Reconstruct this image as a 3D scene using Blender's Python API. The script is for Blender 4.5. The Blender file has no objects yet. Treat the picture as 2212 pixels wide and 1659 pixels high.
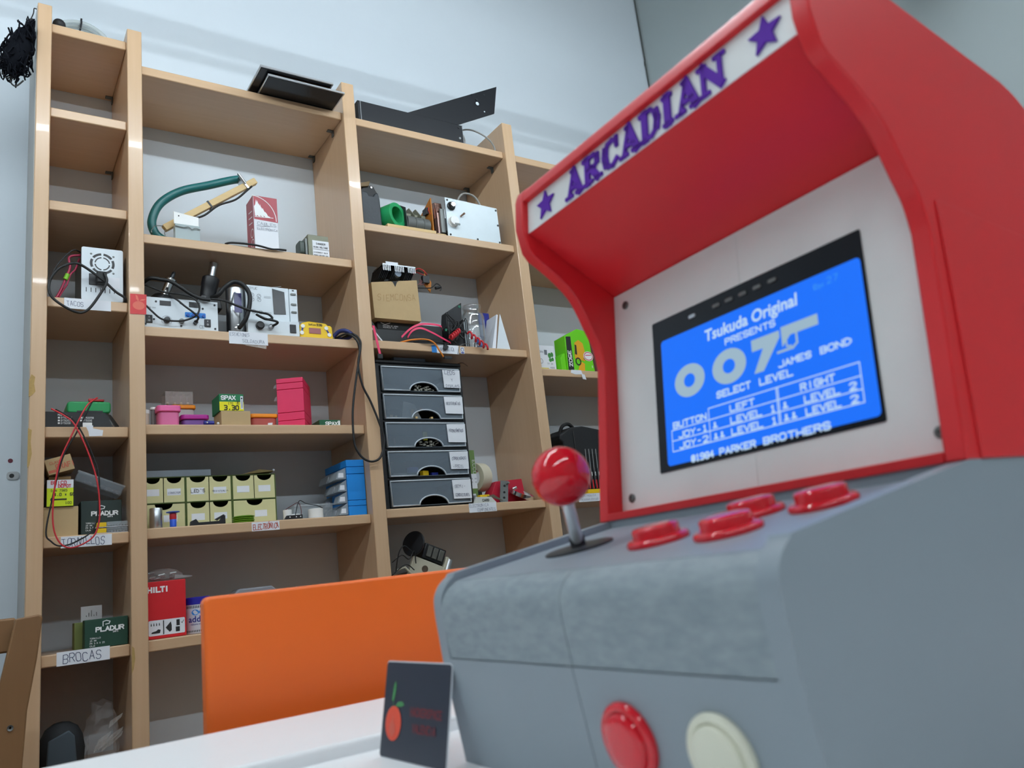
import bpy, bmesh, math, random
from mathutils import Matrix, Vector
random.seed(7)
V = Vector
PI = math.pi
SC = bpy.context.scene

# ---------------------------------------------------------------- camera
cam_data = bpy.data.cameras.new('camera')
cam = bpy.data.objects.new('camera', cam_data)
SC.collection.objects.link(cam)
cam_data.sensor_width = 36.0
cam_data.lens = 27.974
cam_data.clip_start = 0.01
cam_data.dof.use_dof = True
cam_data.dof.focus_distance = 2.35
cam_data.dof.aperture_fstop = 10.5
Rx = V((0.8281122, -0.5488687, -0.1139007))
Ru = V((-0.0312684, -0.2481025, 0.9682290))
Rf = V((0.5596896, 0.7982408, 0.2226189))
cam.matrix_world = Matrix(((Rx.x, Ru.x, -Rf.x, -0.11632), (Rx.y, Ru.y, -Rf.y, -2.28456), (Rx.z, Ru.z, -Rf.z, 0.86008), (0, 0, 0, 1)))
SC.camera = cam
SC.view_settings.view_transform = 'Standard'
SC.view_settings.look = 'None'
SC.view_settings.gamma = 1.0
SC.view_settings.exposure = 0.0
try:
    SC.view_settings.use_curve_mapping = False
    SC.cycles.transparent_max_bounces = 24
    SC.cycles.use_denoising = True
    SC.cycles.max_bounces = 12
    SC.cycles.diffuse_bounces = 8
    SC.cycles.sample_clamp_indirect = 6.0
except Exception:
    pass
LAMP = 97.0           # tube emission strength
world = bpy.data.worlds.new('world'); SC.world = world
world.use_nodes = True
world.node_tree.nodes['Background'].inputs[0].default_value = (0.55, 0.6, 0.65, 1)
world.node_tree.nodes['Background'].inputs[1].default_value = 0.3

# ---------------------------------------------------------------- materials
def lin(c):
    c = c / 255.0
    return c / 12.92 if c <= 0.04045 else ((c + 0.055) / 1.055) ** 2.4
def rgb(c): return (lin(c[0]), lin(c[1]), lin(c[2]), 1.0)
MATS = {}
def mat(name, col, rough=.5, metal=0., var=.04, scale=30., bump=0., alpha=1., emit=0., stretch=None, col2=None, spec=.5, coat=0., contrast=None):
    if name in MATS: return MATS[name]
    m = bpy.data.materials.new(name); m.use_nodes = True
    nt = m.node_tree; b = nt.nodes['Principled BSDF']
    c = rgb(col)
    tc = nt.nodes.new('ShaderNodeTexCoord'); mp = nt.nodes.new('ShaderNodeMapping'); nz = nt.nodes.new('ShaderNodeTexNoise')
    nt.links.new(tc.outputs['Object'], mp.inputs[0]); nt.links.new(mp.outputs[0], nz.inputs['Vector'])
    if stretch: mp.inputs['Scale'].default_value = stretch
    nz.inputs['Scale'].default_value = scale; nz.inputs['Detail'].default_value = 4
    mx = nt.nodes.new('ShaderNodeMix'); mx.data_type = 'RGBA'
    c2 = rgb(col2) if col2 else tuple(min(1, x * (1 + var)) for x in c[:3]) + (1,)
    c1 = c if col2 else tuple(x * (1 - var) for x in c[:3]) + (1,)
    mx.inputs['A'].default_value = c1; mx.inputs['B'].default_value = c2
    fac = nz.outputs['Fac']
    if contrast:
        cr = nt.nodes.new('ShaderNodeValToRGB'); cr.color_ramp.elements[0].position, cr.color_ramp.elements[1].position = contrast
        nt.links.new(fac, cr.inputs[0]); fac = cr.outputs[0]
    nt.links.new(fac, mx.inputs['Factor'])
    nt.links.new(mx.outputs['Result'], b.inputs['Base Color'])
    b.inputs['Roughness'].default_value = rough; b.inputs['Metallic'].default_value = metal
    b.inputs['Alpha'].default_value = alpha
    b.inputs['Specular IOR Level'].default_value = spec
    b.inputs['Coat Weight'].default_value = coat
    if emit:
        nt.links.new(mx.outputs['Result'], b.inputs['Emission Color'])
        if emit < 5:
            for l in list(b.inputs['Base Color'].links): nt.links.remove(l)
            b.inputs['Base Color'].default_value = (.012, .012, .014, 1)
        b.inputs['Specular IOR Level'].default_value = .08; b.inputs['Emission Strength'].default_value = emit
    if bump:
        bp = nt.nodes.new('ShaderNodeBump'); bp.inputs['Strength'].default_value = bump; bp.inputs['Distance'].default_value = .002
        nt.links.new(nz.outputs['Fac'], bp.inputs['Height']); nt.links.new(bp.outputs[0], b.inputs['Normal'])
    MATS[name] = m
    return m
WOODV = mat('beech_vertical', (209, 177, 143), .28, var=.06, scale=6, stretch=(14, 14, .6), col2=(197, 163, 127), bump=.1, coat=.15)
WOODH = mat('beech_horizontal', (209, 177, 143), .28, var=.06, scale=6, stretch=(.6, 14, 14), col2=(197, 163, 127), bump=.1, coat=.15)
WALL = mat('white_painted_plaster', (207, 217, 224), .75, var=.015, scale=8, bump=.12)
GREYW = mat('grey_painted_wall', (164, 175, 176), .7, var=.02, scale=5, bump=.1)
GREYLAM = mat('grey_laminate', (172, 172, 168), .5, var=.03, scale=9)
CHIP = mat('raw_chipboard', (176, 146, 90), .9, var=.2, scale=150)
PAPER = mat('white_paper', (226, 230, 236), .8, var=.02)
INK = mat('blue_black_ink', (62, 72, 100), .8)
INKR = mat('red_brown_ink', (180, 80, 60), .8)
BLACK = mat('black_plastic', (22, 24, 28), .4)
BLACKM = mat('black_rubber', (20, 22, 24), .6)
DARK = mat('dark_steel', (38, 42, 46), .45, metal=.3)
WHITEP = mat('white_plastic', (232, 234, 232), .4)
WHITEM = mat('white_enamel', (214, 224, 230), .35)
SILVER = mat('brushed_silver', (196, 200, 204), .28, metal=1., stretch=(1, 1, 40))
CHROME = mat('chrome', (220, 222, 226), .12, metal=1.)
GREYM = mat('grey_metal', (110, 114, 112), .45, metal=.6)
CARD = mat('brown_cardboard', (186, 160, 118), .8, var=.05, scale=60)
CARDD = mat('dark_cardboard', (160, 128, 88), .85, var=.05)
CLEAR = mat('clear_plastic', (215, 225, 230), .15, alpha=.28)
FROST = mat('frosted_plastic', (150, 166, 178), .3, alpha=.62)
FROSTL = mat('frosted_plastic_rim', (206, 216, 224), .3, alpha=.9)
def thin_clear(name, base, edge):
    m = bpy.data.materials.new(name); m.use_nodes = True; nt = m.node_tree; out = nt.nodes['Material Output']; nt.nodes.remove(nt.nodes['Principled BSDF'])
    lw = nt.nodes.new('ShaderNodeLayerWeight'); lw.inputs['Blend'].default_value = .35; nz = nt.nodes.new('ShaderNodeTexNoise'); nz.inputs['Scale'].default_value = 9
    mr = nt.nodes.new('ShaderNodeMapRange'); mr.inputs['To Min'].default_value = base; mr.inputs['To Max'].default_value = edge
    tr = nt.nodes.new('ShaderNodeBsdfTransparent'); gl = nt.nodes.new('ShaderNodeBsdfGlossy'); gl.inputs['Roughness'].default_value = .06; mx = nt.nodes.new('ShaderNodeMixShader')
    cm = nt.nodes.new('ShaderNodeMix'); cm.data_type = 'RGBA'; cm.inputs['A'].default_value = (.80, .86, .88, 1); cm.inputs['B'].default_value = (.9, .93, .94, 1); nt.links.new(nz.outputs['Fac'], cm.inputs['Factor']); nt.links.new(cm.outputs['Result'], gl.inputs['Color'])
    nt.links.new(lw.outputs['Facing'], mr.inputs['Value']); nt.links.new(mr.outputs['Result'], mx.inputs['Fac']); nt.links.new(tr.outputs[0], mx.inputs[1]); nt.links.new(gl.outputs[0], mx.inputs[2]); nt.links.new(mx.outputs[0], out.inputs['Surface'])
    return m
GLASS = thin_clear('thin_clear_glass', .05, .75)
RED = mat('red_print_plastic', (214, 34, 40), .42, var=.05, scale=12)
REDB = mat('glossy_red_plastic', (216, 22, 40), .05, coat=.3)
GREYB = mat('grey_printed_plastic', (140, 152, 160), .45, var=.03, scale=14)
GREYS = mat('sanded_grey_plastic', (130, 143, 150), .6, col2=(150, 162, 167), scale=95, stretch=(1, 2, 2.5), contrast=(.3, .75))
PURPLE = mat('purple_print', (92, 36, 164), .6, spec=.15)
CREAM = mat('cream_plastic', (226, 226, 206), .35)
ORANGE = mat('orange_laminate', (252, 116, 36), .4, var=.02)
TABLE = mat('white_laminate', (247, 249, 250), .4, var=.01, spec=.25)
TEAL = mat('teal_rubber', (18, 98, 98), .4)
GREEN = mat('green_plastic', (20, 140, 76), .4)
OLIVE = mat('olive_frame_plastic', (74, 92, 34), .5)
BUFF = mat('buff_plastic', (208, 204, 152), .5, var=.04)
PINK = mat('pink_plastic', (226, 40, 92), .45)
PINKT = mat('pink_translucent', (232, 120, 170), .3, alpha=.85)
MAGT = mat('magenta_lid', (170, 32, 140), .35)
ORT = mat('orange_lid', (244, 146, 30), .35)
BLUE = mat('blue_plastic', (20, 136, 222), .4)
NAVY = mat('navy_plastic', (24, 36, 130), .4)
YELL = mat('yellow_plastic', (236, 196, 20), .4)
LIME = mat('lime_print', (206, 226, 20), .6)
DGREEN = mat('dark_green_card', (16, 62, 46), .6)
SGREEN = mat('screw_box_green', (20, 116, 70), .6)
SYEL = mat('screw_box_yellow', (236, 226, 20), .6)
BCARD = mat('black_card', (26, 30, 32), .55)
WRED = mat('red_wire', (196, 40, 50), .45)
SATA = mat('pink_ribbon', (222, 50, 96), .5)
ORC = mat('orange_wire', (222, 130, 40), .5)
PCB = mat('brown_circuit_board', (192, 118, 36), .6)
GPCB = mat('green_circuit_board', (30, 110, 84), .6)
LEATH = mat('black_leather', (44, 50, 56), .55, bump=.3, scale=120)
TAN = mat('worn_tan_leather', (112, 92, 62), .6)
PINE = mat('pine_wood', (222, 196, 148), .6, col2=(200, 168, 112), scale=5, stretch=(1, 12, 12))
OLDW = mat('old_brown_wood', (144, 108, 70), .55, col2=(118, 84, 50), scale=4, stretch=(6, 6, .8))
REDP = mat('red_card', (206, 24, 34), .5)
REDF = mat('dark_red_folder', (178, 20, 50), .5)
WHT = mat('white_print', (236, 238, 238), .7)
DKT = mat('dark_print', (30, 32, 34), .7)
SALM = mat('salmon_print', (222, 110, 92), .6)
REDST = mat('red_sticker', (200, 34, 38), .35)
BLUEP = mat('blue_print', (40, 130, 210), .6)
FLOOR = mat('grey_floor', (106, 99, 94), .5, var=.05)
BAG = mat('clear_polythene', (205, 205, 205), .25, alpha=.15)
TAPE = mat('clear_tape', (210, 205, 195), .3, alpha=.35)
LEAF = mat('green_print', (70, 140, 84), .6)
ORP = mat('orange_red_print', (232, 84, 58), .6)
DULLR = mat('dull_red_print', (120, 52, 60), .7)
NAVYC = mat('navy_card', (34, 42, 58), .35)
DISP = mat('lit_blue_display', (22, 112, 250), .3, emit=1.0, var=.01)
DTXT = mat('lit_display_text', (196, 226, 255), .3, emit=.9, var=.01)
DLOGO = mat('lit_display_grey', (158, 186, 204), .3, emit=.95, var=.01)
DDIM = mat('lit_display_dim_text', (60, 150, 252), .3, emit=.9, var=.01)
TUBE = mat('lit_fluorescent_tube', (236, 247, 255), .3, emit=LAMP, var=.001)
LCDG = mat('dark_lcd_glass', (14, 18, 26), .2, spec=.3)
LCDR = mat('dim_red_lcd', (150, 84, 84), .3)
GCARD = mat('green_box_print', (106, 206, 20), .5)
GREYT = mat('grey_moulded_tray', (150, 164, 176), .4)
SLATE = mat('slate_plastic', (108, 122, 138), .5)
GREYG = mat('grey_green_steel', (120, 122, 104), .5, metal=.2)

# ---------------------------------------------------------------- mesh builder
def spline(pts, n=6, closed=False):
    p = [V(q) for q in pts]; out = []; N = len(p)
    rng = range(N if closed else N - 1)
    for i in rng:
        a = p[(i - 1) % N] if (closed or i > 0) else p[i]
        b = p[i]; c = p[(i + 1) % N]
        d = p[(i + 2) % N] if (closed or i + 2 < N) else c
        for k in range(n):
            t = k / n
            out.append(.5 * ((2 * b) + (c - a) * t + (2 * a - 5 * b + 4 * c - d) * t * t + (3 * b - a - 3 * c + d) * t ** 3))
    if not closed: out.append(p[-1])
    return out
class MB:
    def __init__(s, M=None): s.v = []; s.f = []; s.M = M or Matrix(); s.k = 0
    def lift(s, nn): s.k += 1; return nn * (1.2e-5 * (s.k % 36))   # printed strokes lie a hair over one another
    def add(s, vs, fs):
        b = len(s.v); s.v += [s.M @ V(p) for p in vs]; s.f += [tuple(b + i for i in f) for f in fs]; return s
    def box(s, x0, x1, y0, y1, z0, z1):
        return s.add([(x, y, z) for x in (x0, x1) for y in (y0, y1) for z in (z0, z1)],
                     [(0, 1, 3, 2), (4, 6, 7, 5), (0, 4, 5, 1), (2, 3, 7, 6), (0, 2, 6, 4), (1, 5, 7, 3)])
    def hexa(s, a, b):   # two quads
        return s.add(list(a) + list(b), [(0, 1, 2, 3), (7, 6, 5, 4)] + [(i, (i + 1) % 4, 4 + (i + 1) % 4, 4 + i) for i in range(4)])
    def prism(s, poly, a, b, ax='y'):
        n = len(poly)
        f = {'y': lambda p, t: (p[0], t, p[1]), 'x': lambda p, t: (t, p[0], p[1]), 'z': lambda p, t: (p[0], p[1], t)}[ax]
        return s.add([f(p, a) for p in poly] + [f(p, b) for p in poly],
                     [tuple(range(n)), tuple(range(2 * n - 1, n - 1, -1))] + [(i, (i + 1) % n, n + (i + 1) % n, n + i) for i in range(n)])
    def tube(s, pts, r, n=8, closed=False):
        p = [V(q) for q in pts]; N = len(p); vs = []; fs = []
        up = V((.3, .5, .81)); u0 = None
        for i in range(N):
            t = (p[(i + 1) % N] - p[i - 1]) if closed else (p[min(i + 1, N - 1)] - p[max(i - 1, 0)])
            if t.length < 1e-9: t = V((0, 0, 1))
            t.normalize()
            if u0 is None: u0 = t.orthogonal()
            u = (u0 - t * u0.dot(t))
            if u.length < 1e-6: u = t.orthogonal()
            u.normalize(); u0 = u; w = t.cross(u)
            rr = r[i] if isinstance(r, (list, tuple)) else r
            vs += [p[i] + (u * math.cos(2 * PI * k / n) + w * math.sin(2 * PI * k / n)) * rr for k in range(n)]
        for i in range(N if closed else N - 1):
            for k in range(n):
                a = i * n + k; b = i * n + (k + 1) % n; j = ((i + 1) % N) * n
                fs.append((a, b, j + (k + 1) % n, j + k))
        if not closed: fs += [tuple(range(n - 1, -1, -1)), tuple((N - 1) * n + k for k in range(n))]
        return s.add(vs, fs)
    def cyl(s, p0, p1, r0, r1=None, n=20): return s.tube([p0, p1], [r0, r0 if r1 is None else r1], n)
    def lathe(s, prof, o=(0, 0, 0), ax=(0, 0, 1), n=24, closed=False):
        o = V(o); ax = V(ax).normalized(); u = ax.orthogonal().normalized(); w = ax.cross(u); vs = []; fs = []
        for r, h in prof:
            vs += [o + ax * h + (u * math.cos(2 * PI * k / n) + w * math.sin(2 * PI * k / n)) * max(r, 1e-5) for k in range(n)]
        L = len(prof)
        for i in range(L if closed else L - 1):
            for k in range(n): fs.append((i * n + k, i * n + (k + 1) % n, ((i + 1) % L) * n + (k + 1) % n, ((i + 1) % L) * n + k))
        if not closed: fs += [tuple(range(n - 1, -1, -1)), tuple((L - 1) * n + k for k in range(n))]
        return s.add(vs, fs)
    def ball(s, o, r, n=24):
        return s.lathe([(r * math.sin(PI * k / (n // 2)), -r * math.cos(PI * k / (n // 2))) for k in range(n // 2 + 1)], o, (0, 0, 1), n)
    def ribbon(s, pts, w, o, ex, ez, d=0.):   # flat stroke, pts 2D in plane ex,ez
        o = V(o); ex = V(ex); ez = V(ez); nn = ex.cross(ez)
        for a, b in zip(pts, pts[1:]):
            a = V(a); b = V(b); t = b - a
            if t.length < 1e-9: continue
            t = t.normalized() * w / 2; q = V((-t.y, t.x))
            c = [a - t * .8 - q, b + t * .8 - q, b + t * .8 + q, a - t * .8 + q]
            lf = s.lift(nn) if not d else nn * 0
            c3 = [o + ex * p.x + ez * p.y + lf for p in c]
            if d: s.hexa(c3, [p + nn * d for p in c3])
            else: s.add(c3, [(0, 1, 2, 3)])
        return s
    def flat(s, poly, o, ex, ez, d=0.):
        o = V(o); ex = V(ex); ez = V(ez); nn = ex.cross(ez)
        c = [o + ex * p[0] + ez * p[1] for p in poly]; n = len(c)
        if not d:
            lf = s.lift(nn); return s.add([p + lf for p in c], [tuple(range(n))])
        return s.add(c + [p + nn * d for p in c], [tuple(range(n)), tuple(range(2 * n - 1, n - 1, -1))] + [(i, (i + 1) % n, n + (i + 1) % n, n + i) for i in range(n)])
def ell(cx, cy, rx, ry, n=24, a0=0., a1=2 * PI):
    full = abs(a1 - a0 - 2 * PI) < 1e-6
    return [(cx + rx * math.cos(a0 + (a1 - a0) * k / (n if full else n - 1)), cy + ry * math.sin(a0 + (a1 - a0) * k / (n if full else n - 1))) for k in range(n)]
def rrect(x0, x1, y0, y1, r, n=4):
    o = []
    for cx, cy, a in ((x1 - r, y1 - r, 0), (x0 + r, y1 - r, PI / 2), (x0 + r, y0 + r, PI), (x1 - r, y0 + r, 1.5 * PI)):
        o += [(cx + r * math.cos(a + PI / 2 * k / n), cy + r * math.sin(a + PI / 2 * k / n)) for k in range(n + 1)]
    return o
GL = {'A': '00 26 40|12 32', 'B': '00 06 36 45 44 33 03|33 42 41 30 00', 'C': '45 36 16 05 01 10 30 41', 'D': '00 06 26 44 42 20 00', 'E': '46 06 00 40|03 33',
      'F': '46 06 00|03 33', 'G': '45 36 16 05 01 10 30 41 43 23', 'H': '00 06|40 46|03 43', 'I': '20 26', 'J': '01 10 30 41 46', 'K': '00 06|46 02|13 40',
      'L': '06 00 40', 'M': '00 06 23 46 40', 'N': '00 06 40 46', 'O': '10 01 05 16 36 45 41 30 10', 'P': '00 06 36 45 44 33 03', 'Q': '10 01 05 16 36 45 41 30 10|22 40',
      'R': '00 06 36 45 44 33 03|23 40', 'S': '01 10 30 41 42 33 13 04 05 16 36 45', 'T': '06 46|26 20', 'U': '06 01 10 30 41 46', 'V': '06 20 46', 'W': '06 10 24 30 46',
      'X': '00 46|06 40', 'Y': '06 23 46|23 20', 'Z': '06 46 00 40', '0': '10 01 05 16 36 45 41 30 10', '1': '15 26 20|10 30', '2': '05 16 36 45 44 00 40', '3': '06 36 45 44 33 13|33 42 41 30 00',
      '4': '30 36 02 42', '5': '46 06 04 34 43 41 30 00', '6': '46 16 05 01 10 30 41 42 33 03', '7': '06 46 10', '8': '13 04 05 16 36 45 44 33 13 02 01 10 30 41 42 33',
      '9': '00 30 41 45 36 16 05 04 13 43', '-': '13 33', '.': '20 21', "'": '26 25', ':': '21 22|24 25', 'Ó': '10 01 05 16 36 45 41 30 10|27 38', '#': '11 35|15 31|13 33', '*': '10 14 34 30 10|24 26', 'x': '11 34|14 31', '©': '10 01 05 16 36 45 41 30 10|34 14 12 32'}
def text(mb, s, o, ex=(1, 0, 0), ez=(0, 0, 1), h=.01, w=.6, sp=.28, wt=.13, d=0., jit=0., center=False):
    k = h / 6.; cw = h * w; adv = cw + h * sp; o = V(o); ex = V(ex); ez = V(ez)
    if center: o = o - ex * ((len(s) * adv - h * sp) / 2)
    x = 0.
    for ch in s:
        g = GL.get(ch)
        if g:
            jy = random.uniform(-jit, jit) * h; sh = random.uniform(-jit, jit)
            for st in g.split('|'):
                pts = [(x + int(q[0]) / 4. * cw + int(q[1]) * k * sh, int(q[1]) * k + jy) for q in st.split()]
                mb.ribbon(pts, wt * h, o, ex, ez, d)
        x += adv
    return mb
FCACHE = {}
def ftext(mb, s, o, ex=(1, 0, 0), ez=(0, 0, 1), width=.05, bold=.0, shear=0.):
    key = (s, bold, shear)
    if key not in FCACHE:
        cu = bpy.data.curves.new('t', 'FONT'); cu.body = s; cu.offset = bold; cu.shear = shear; cu.resolution_u = 3
        ob = bpy.data.objects.new('t', cu); me = bpy.data.meshes.new_from_object(ob)
        FCACHE[key] = ([tuple(v.co) for v in me.vertices], [tuple(p.vertices) for p in me.polygons])
        bpy.data.objects.remove(ob); bpy.data.curves.remove(cu); bpy.data.meshes.remove(me)
    vs, fs = FCACHE[key]; x0 = min(v[0] for v in vs); x1 = max(v[0] for v in vs); k = width / (x1 - x0)
    o = V(o); ex = V(ex); ez = V(ez)
    return mb.add([o + ex * ((v[0] - x0) * k) + ez * (v[1] * k) for v in vs], fs)

# ---------------------------------------------------------------- objects
WM = {}
def link(o): SC.collection.objects.link(o); return o
def T(name, label, cat, loc=(0, 0, 0), rz=0., group=None):
    o = link(bpy.data.objects.new(name, None)); o.empty_display_size = .02
    o.location = loc; o.rotation_euler = (0, 0, rz); o['label'] = label; o['category'] = cat
    if group: o['group'] = group
    WM[o.name] = Matrix.Translation(V(loc)) @ Matrix.Rotation(rz, 4, 'Z')
    return o
def W(t): return WM[t.name].copy()
def P(parent, name, mb, m, bev=0., smooth=40, seg=2, label=None):
    """world-space mesh builder -> child mesh of parent (or top-level if parent is a matrix / None)"""
    M = WM[parent.name] if parent is not None else Matrix()
    Mi = M.inverted()
    me = bpy.data.meshes.new(name); me.from_pydata([Mi @ v for v in mb.v], [], mb.f); me.update()
    bm = bmesh.new(); bm.from_mesh(me); bmesh.ops.remove_doubles(bm, verts=bm.verts, dist=2e-6)
    bmesh.ops.recalc_face_normals(bm, faces=bm.faces); bm.to_mesh(me); bm.free()
    me.materials.append(m)
    o = link(bpy.data.objects.new(name, me)); o.parent = parent
    WM[o.name] = M
    if bev:
        md = o.modifiers.new('bevel', 'BEVEL'); md.width = bev; md.segments = seg; md.limit_method = 'ANGLE'; md.angle_limit = math.radians(40)
    if smooth:
        me.shade_smooth(); me.set_sharp_from_angle(angle=math.radians(smooth))
    if label: o['label'] = label
    return o
def S1(name, label, cat, mb, m, loc, bev=0., smooth=40, group=None):
    """a thing that is one mesh, origin at loc"""
    me_off = V(loc); mb.v = [v - me_off for v in mb.v]
    o = P(None, name, mb, m, bev, smooth); o.location = loc; o['label'] = label; o['category'] = cat
    if group: o['group'] = group
    WM[o.name] = Matrix.Translation(me_off)
    return o
def K(name, mb, m, bev=0., smooth=0):
    o = P(None, name, mb, m, bev, smooth); o['kind'] = 'structure'; return o

# ---------------------------------------------------------------- room
WY = .3131
K('wall_back', MB().box(-2.6, 2.82, WY, WY + .15, 0, 4.0), WALL)
K('wall_right', MB().box(2.82, 2.97, -5.2, WY + .15, 0, 4.0), GREYW)
DIMW = mat('dim_painted_wall', (160, 157, 152), .8)
K('wall_left', MB().box(-2.75, -2.6, -5.2, WY + .15, 0, 4.0), DIMW)
K('wall_front', MB().box(-2.75, 2.97, -5.35, -5.2, 0, 4.0), DIMW)
K('floor', MB().box(-2.75, 2.97, -5.35, WY + .15, -.1, 0), FLOOR)
K('ceiling', MB().box(-2.75, 2.97, -5.35, WY + .15, 4.0, 4.1), DIMW)
cr = MB().tube(spline([(2.812, .305, 4.0), (2.813, .305, 3.5), (2.816, .307, 3.42), (2.808, .304, 3.38), (2.813, .306, 3.32), (2.812, .305, 2.4), (2.812, .305, .1)], 5), .004, 6)
S1('wall_cable', 'thin dark cable running down the corner of the two walls', 'cable', cr, GREYM, (2.812, .305, .1))
for i, (x, z) in enumerate([(2.623, 3.727), (.598, 2.873), (.672, 2.85), (1.9, 3.2), (.406, .496), (.48, 2.23)]):
    pass
# lamps: two rows of bare fluorescent battens hung over the room
def lamp(x0, y, z, label):
    t = T('fluorescent_lamp', label, 'lamp', (x0 + .75, y, z), 0, 'fluorescent battens')
    P(t, 'batten_body', MB().box(x0 + .02, x0 + 1.48, y - .03, y + .03, z + .022, z + .075), WHITEP, .004)
    P(t, 'tube', MB().cyl((x0 + .03, y, z), (x0 + 1.47, y, z), .013, n=10), TUBE)
    for e in (.03, 1.47): P(t, 'lamp_holder', MB().box(x0 + e - .008, x0 + e + .008, y - .016, y + .016, z - .016, z + .03), WHITEP, .002)
    for e in (.3, 1.2): P(t, 'hanger', MB().cyl((x0 + e, y, z + .07), (x0 + e, y, 4.0), .002, n=6), GREYM)
for i, x in enumerate((-2.25, -.7, .85)):
    lamp(x, -1.1, 2.815, ['fluorescent batten lamp of the front row, far left', 'fluorescent batten lamp of the front row, middle', 'fluorescent batten lamp of the front row, right'][i])
    lamp(x, -3.1, 2.91, ['fluorescent batten lamp of the rear row, far left', 'fluorescent batten lamp of the rear row, middle', 'fluorescent batten lamp of the rear row, right'][i])

# ---------------------------------------------------------------- bookshelf
SF = .0184; TH = .0295; PT = 2.571
PX = [(0., .0359), (.2312, .2717), (.9117, .9572), (1.5833, 1.6294), (2.27, 2.315)]
Z1 = [2.5306, 2.2601, 1.976, 1.6963, 1.3431, 1.0641, .7821, .50, .10]
Z2 = [2.4604, 1.911, 1.631, 1.35, 1.069, .7837, .455, .10]
Z3 = [2.453, 2.0552, 1.6357, 1.0806, .786, .455, .10]
Z4 = [2.4508, 2.0565, 1.5683, 1.093, .79, .455, .10]
bk = T('bookshelf', 'tall beech wall shelving of four bays, full of workshop parts', 'shelving', (1.15, .15, 0))
for i, (a, b) in enumerate(PX):
    tops = [2.575, 2.564, 2.57, 2.572, 2.57][i]
    P(bk, 'upright', MB().box(a, b, 0, WY - .001, 0, tops), WOODV, .0025)
P(bk, 'outer_face', MB().box(-.0015, 0, .006, WY - .001, 0, 2.566), GREYLAM, label='grey outer face of the left upright')
for (a, b), zs in zip([(PX[i][1], PX[i + 1][0]) for i in range(4)], (Z1, Z2, Z3, Z4)):
    for z in zs: P(bk, 'shelf_board', MB().box(a, b, SF, WY - .001, z - TH, z - .0005), WOODH, .003)
for i, (x, z, dx) in enumerate([(.2312, 2.501, -1), (.9117, 2.431, -1), (1.5833, 2.4235, -1), (.2312, 2.2306, -1)]):
    for y in ((.10, .29) if i in (1, 2) else (.29,)):
        P(bk, 'bracket', MB().box(x - .022, x - .0005, y - .008, y + .008, z - .003, z).box(x - .004, x - .0005, y - .008, y + .008, z - .022, z), GREYM, .001)
P(bk, 'veneer_chip', MB().prism([(-.001, 1.46), (.004, 1.475), (.012, 1.468), (.01, 1.45), (.013, 1.43), (.006, 1.42), (-.001, 1.416)], -.0008, .004, 'y'), CHIP)
P(bk, 'veneer_chip', MB().prism([(-.001, 1.335), (.007, 1.33), (.005, 1.30), (.008, 1.27), (.003, 1.24), (-.001, 1.235)], -.0008, .004, 'y'), CHIP)
P(bk, 'veneer_chip', MB().prism([(.233, .776), (.238, .77), (.24, .745), (.236, .72), (.232, .71)], -.0008, .004, 'y'), CHIP)
def lab(x0, x1, z0, z1, lines, m=INK, tilt=0., fs=.5, x_in=.08, wt=.072, z_off=.0, jit=.12):
    y = SF - .0009
    p = P(bk, 'paper_label', MB().flat([(x0, z0), (x1, z0 + tilt), (x1, z1 + tilt), (x0, z1)], (0, SF - .0002, 0), (1, 0, 0), (0, 0, 1), .0005), PAPER)
    if lines:
        mb = MB(); n = len(lines); hh = (z1 - z0) / n
        for i, (s, off, wid) in enumerate(lines):
            h = hh * fs; zz = z1 - hh * (i + .5) - h / 2
            ww = (x1 - x0) * wid; adv = ww / len(s)
            text(mb, s, (x0 + (x1 - x0) * off, y, zz + z_off), (1, 0, tilt / (x1 - x0)), (0, 0, 1), h, (adv * .72) / h, (adv * .28) / h, wt, jit=jit)
        P(p, 'handwriting', mb, m, 0, 0)
lab(.076, .189, 1.666, 1.6955, [('TACOS', .06, .36)], fs=.44)
lab(.075, .19, 1.033, 1.061, [('TORNILLOS', .03, .84)], fs=.7)
lab(.069, .185, .752, .7845, [('BROCAS', .12, .74)], fs=.62)
lab(.503, .618, 1.594, 1.633, [('ESTACIONES', .03, .5), ('SOLDADURA', .34, .58)], fs=.5)
lab(.547, .626, 1.041, 1.066, [('ELECTRÓNICA', .05, .93)], INKR, fs=.6, wt=.12)
lab(1.20, 1.288, 1.603, 1.634, [('INFORMÁTICA'.replace('Á', 'A'), .08, .72)], fs=.45)
lab(1.265, 1.374, 1.051, 1.0815, [('ELECTRONICA', .02, .7), ('COMPONENTES', .3, .66)], fs=.62)
lab(1.735, 1.84, 1.062, 1.0915, [('ELECTRONICA', .1, .7), ('HERRAMIENTAS', .1, .8)], fs=.5)
bl = P(bk, 'sticker', MB().flat([(1.181, 1.604), (1.20, 1.604), (1.20, 1.631), (1.181, 1.629)], (0, SF - .0002, 0), (1, 0, 0), (0, 0, 1), .0006), BLUEP, label='small blue sticker')
bl = P(bk, 'sticker', MB().flat([(1.295, 1.606), (1.311, 1.606), (1.311, 1.63), (1.295, 1.63)], (0, SF - .0002, 0), (1, 0, 0), (0, 0, 1), .0006), PAPER)
mb = MB(); mb.ribbon([(p[0], p[1]) for p in ell(1.303, 1.62, .0055, .0065, 14)] + [(1.3085, 1.62)], .0016, (0, SF - .0011, 0), (1, 0, 0), (0, 0, 1)); mb.flat([(1.297, 1.607), (1.309, 1.607), (1.309, 1.611), (1.297, 1.611)], (0, SF - .0011, 0), (1, 0, 0), (0, 0, 1))
P(bl, 'print', mb, NAVY, 0, 0)
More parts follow.
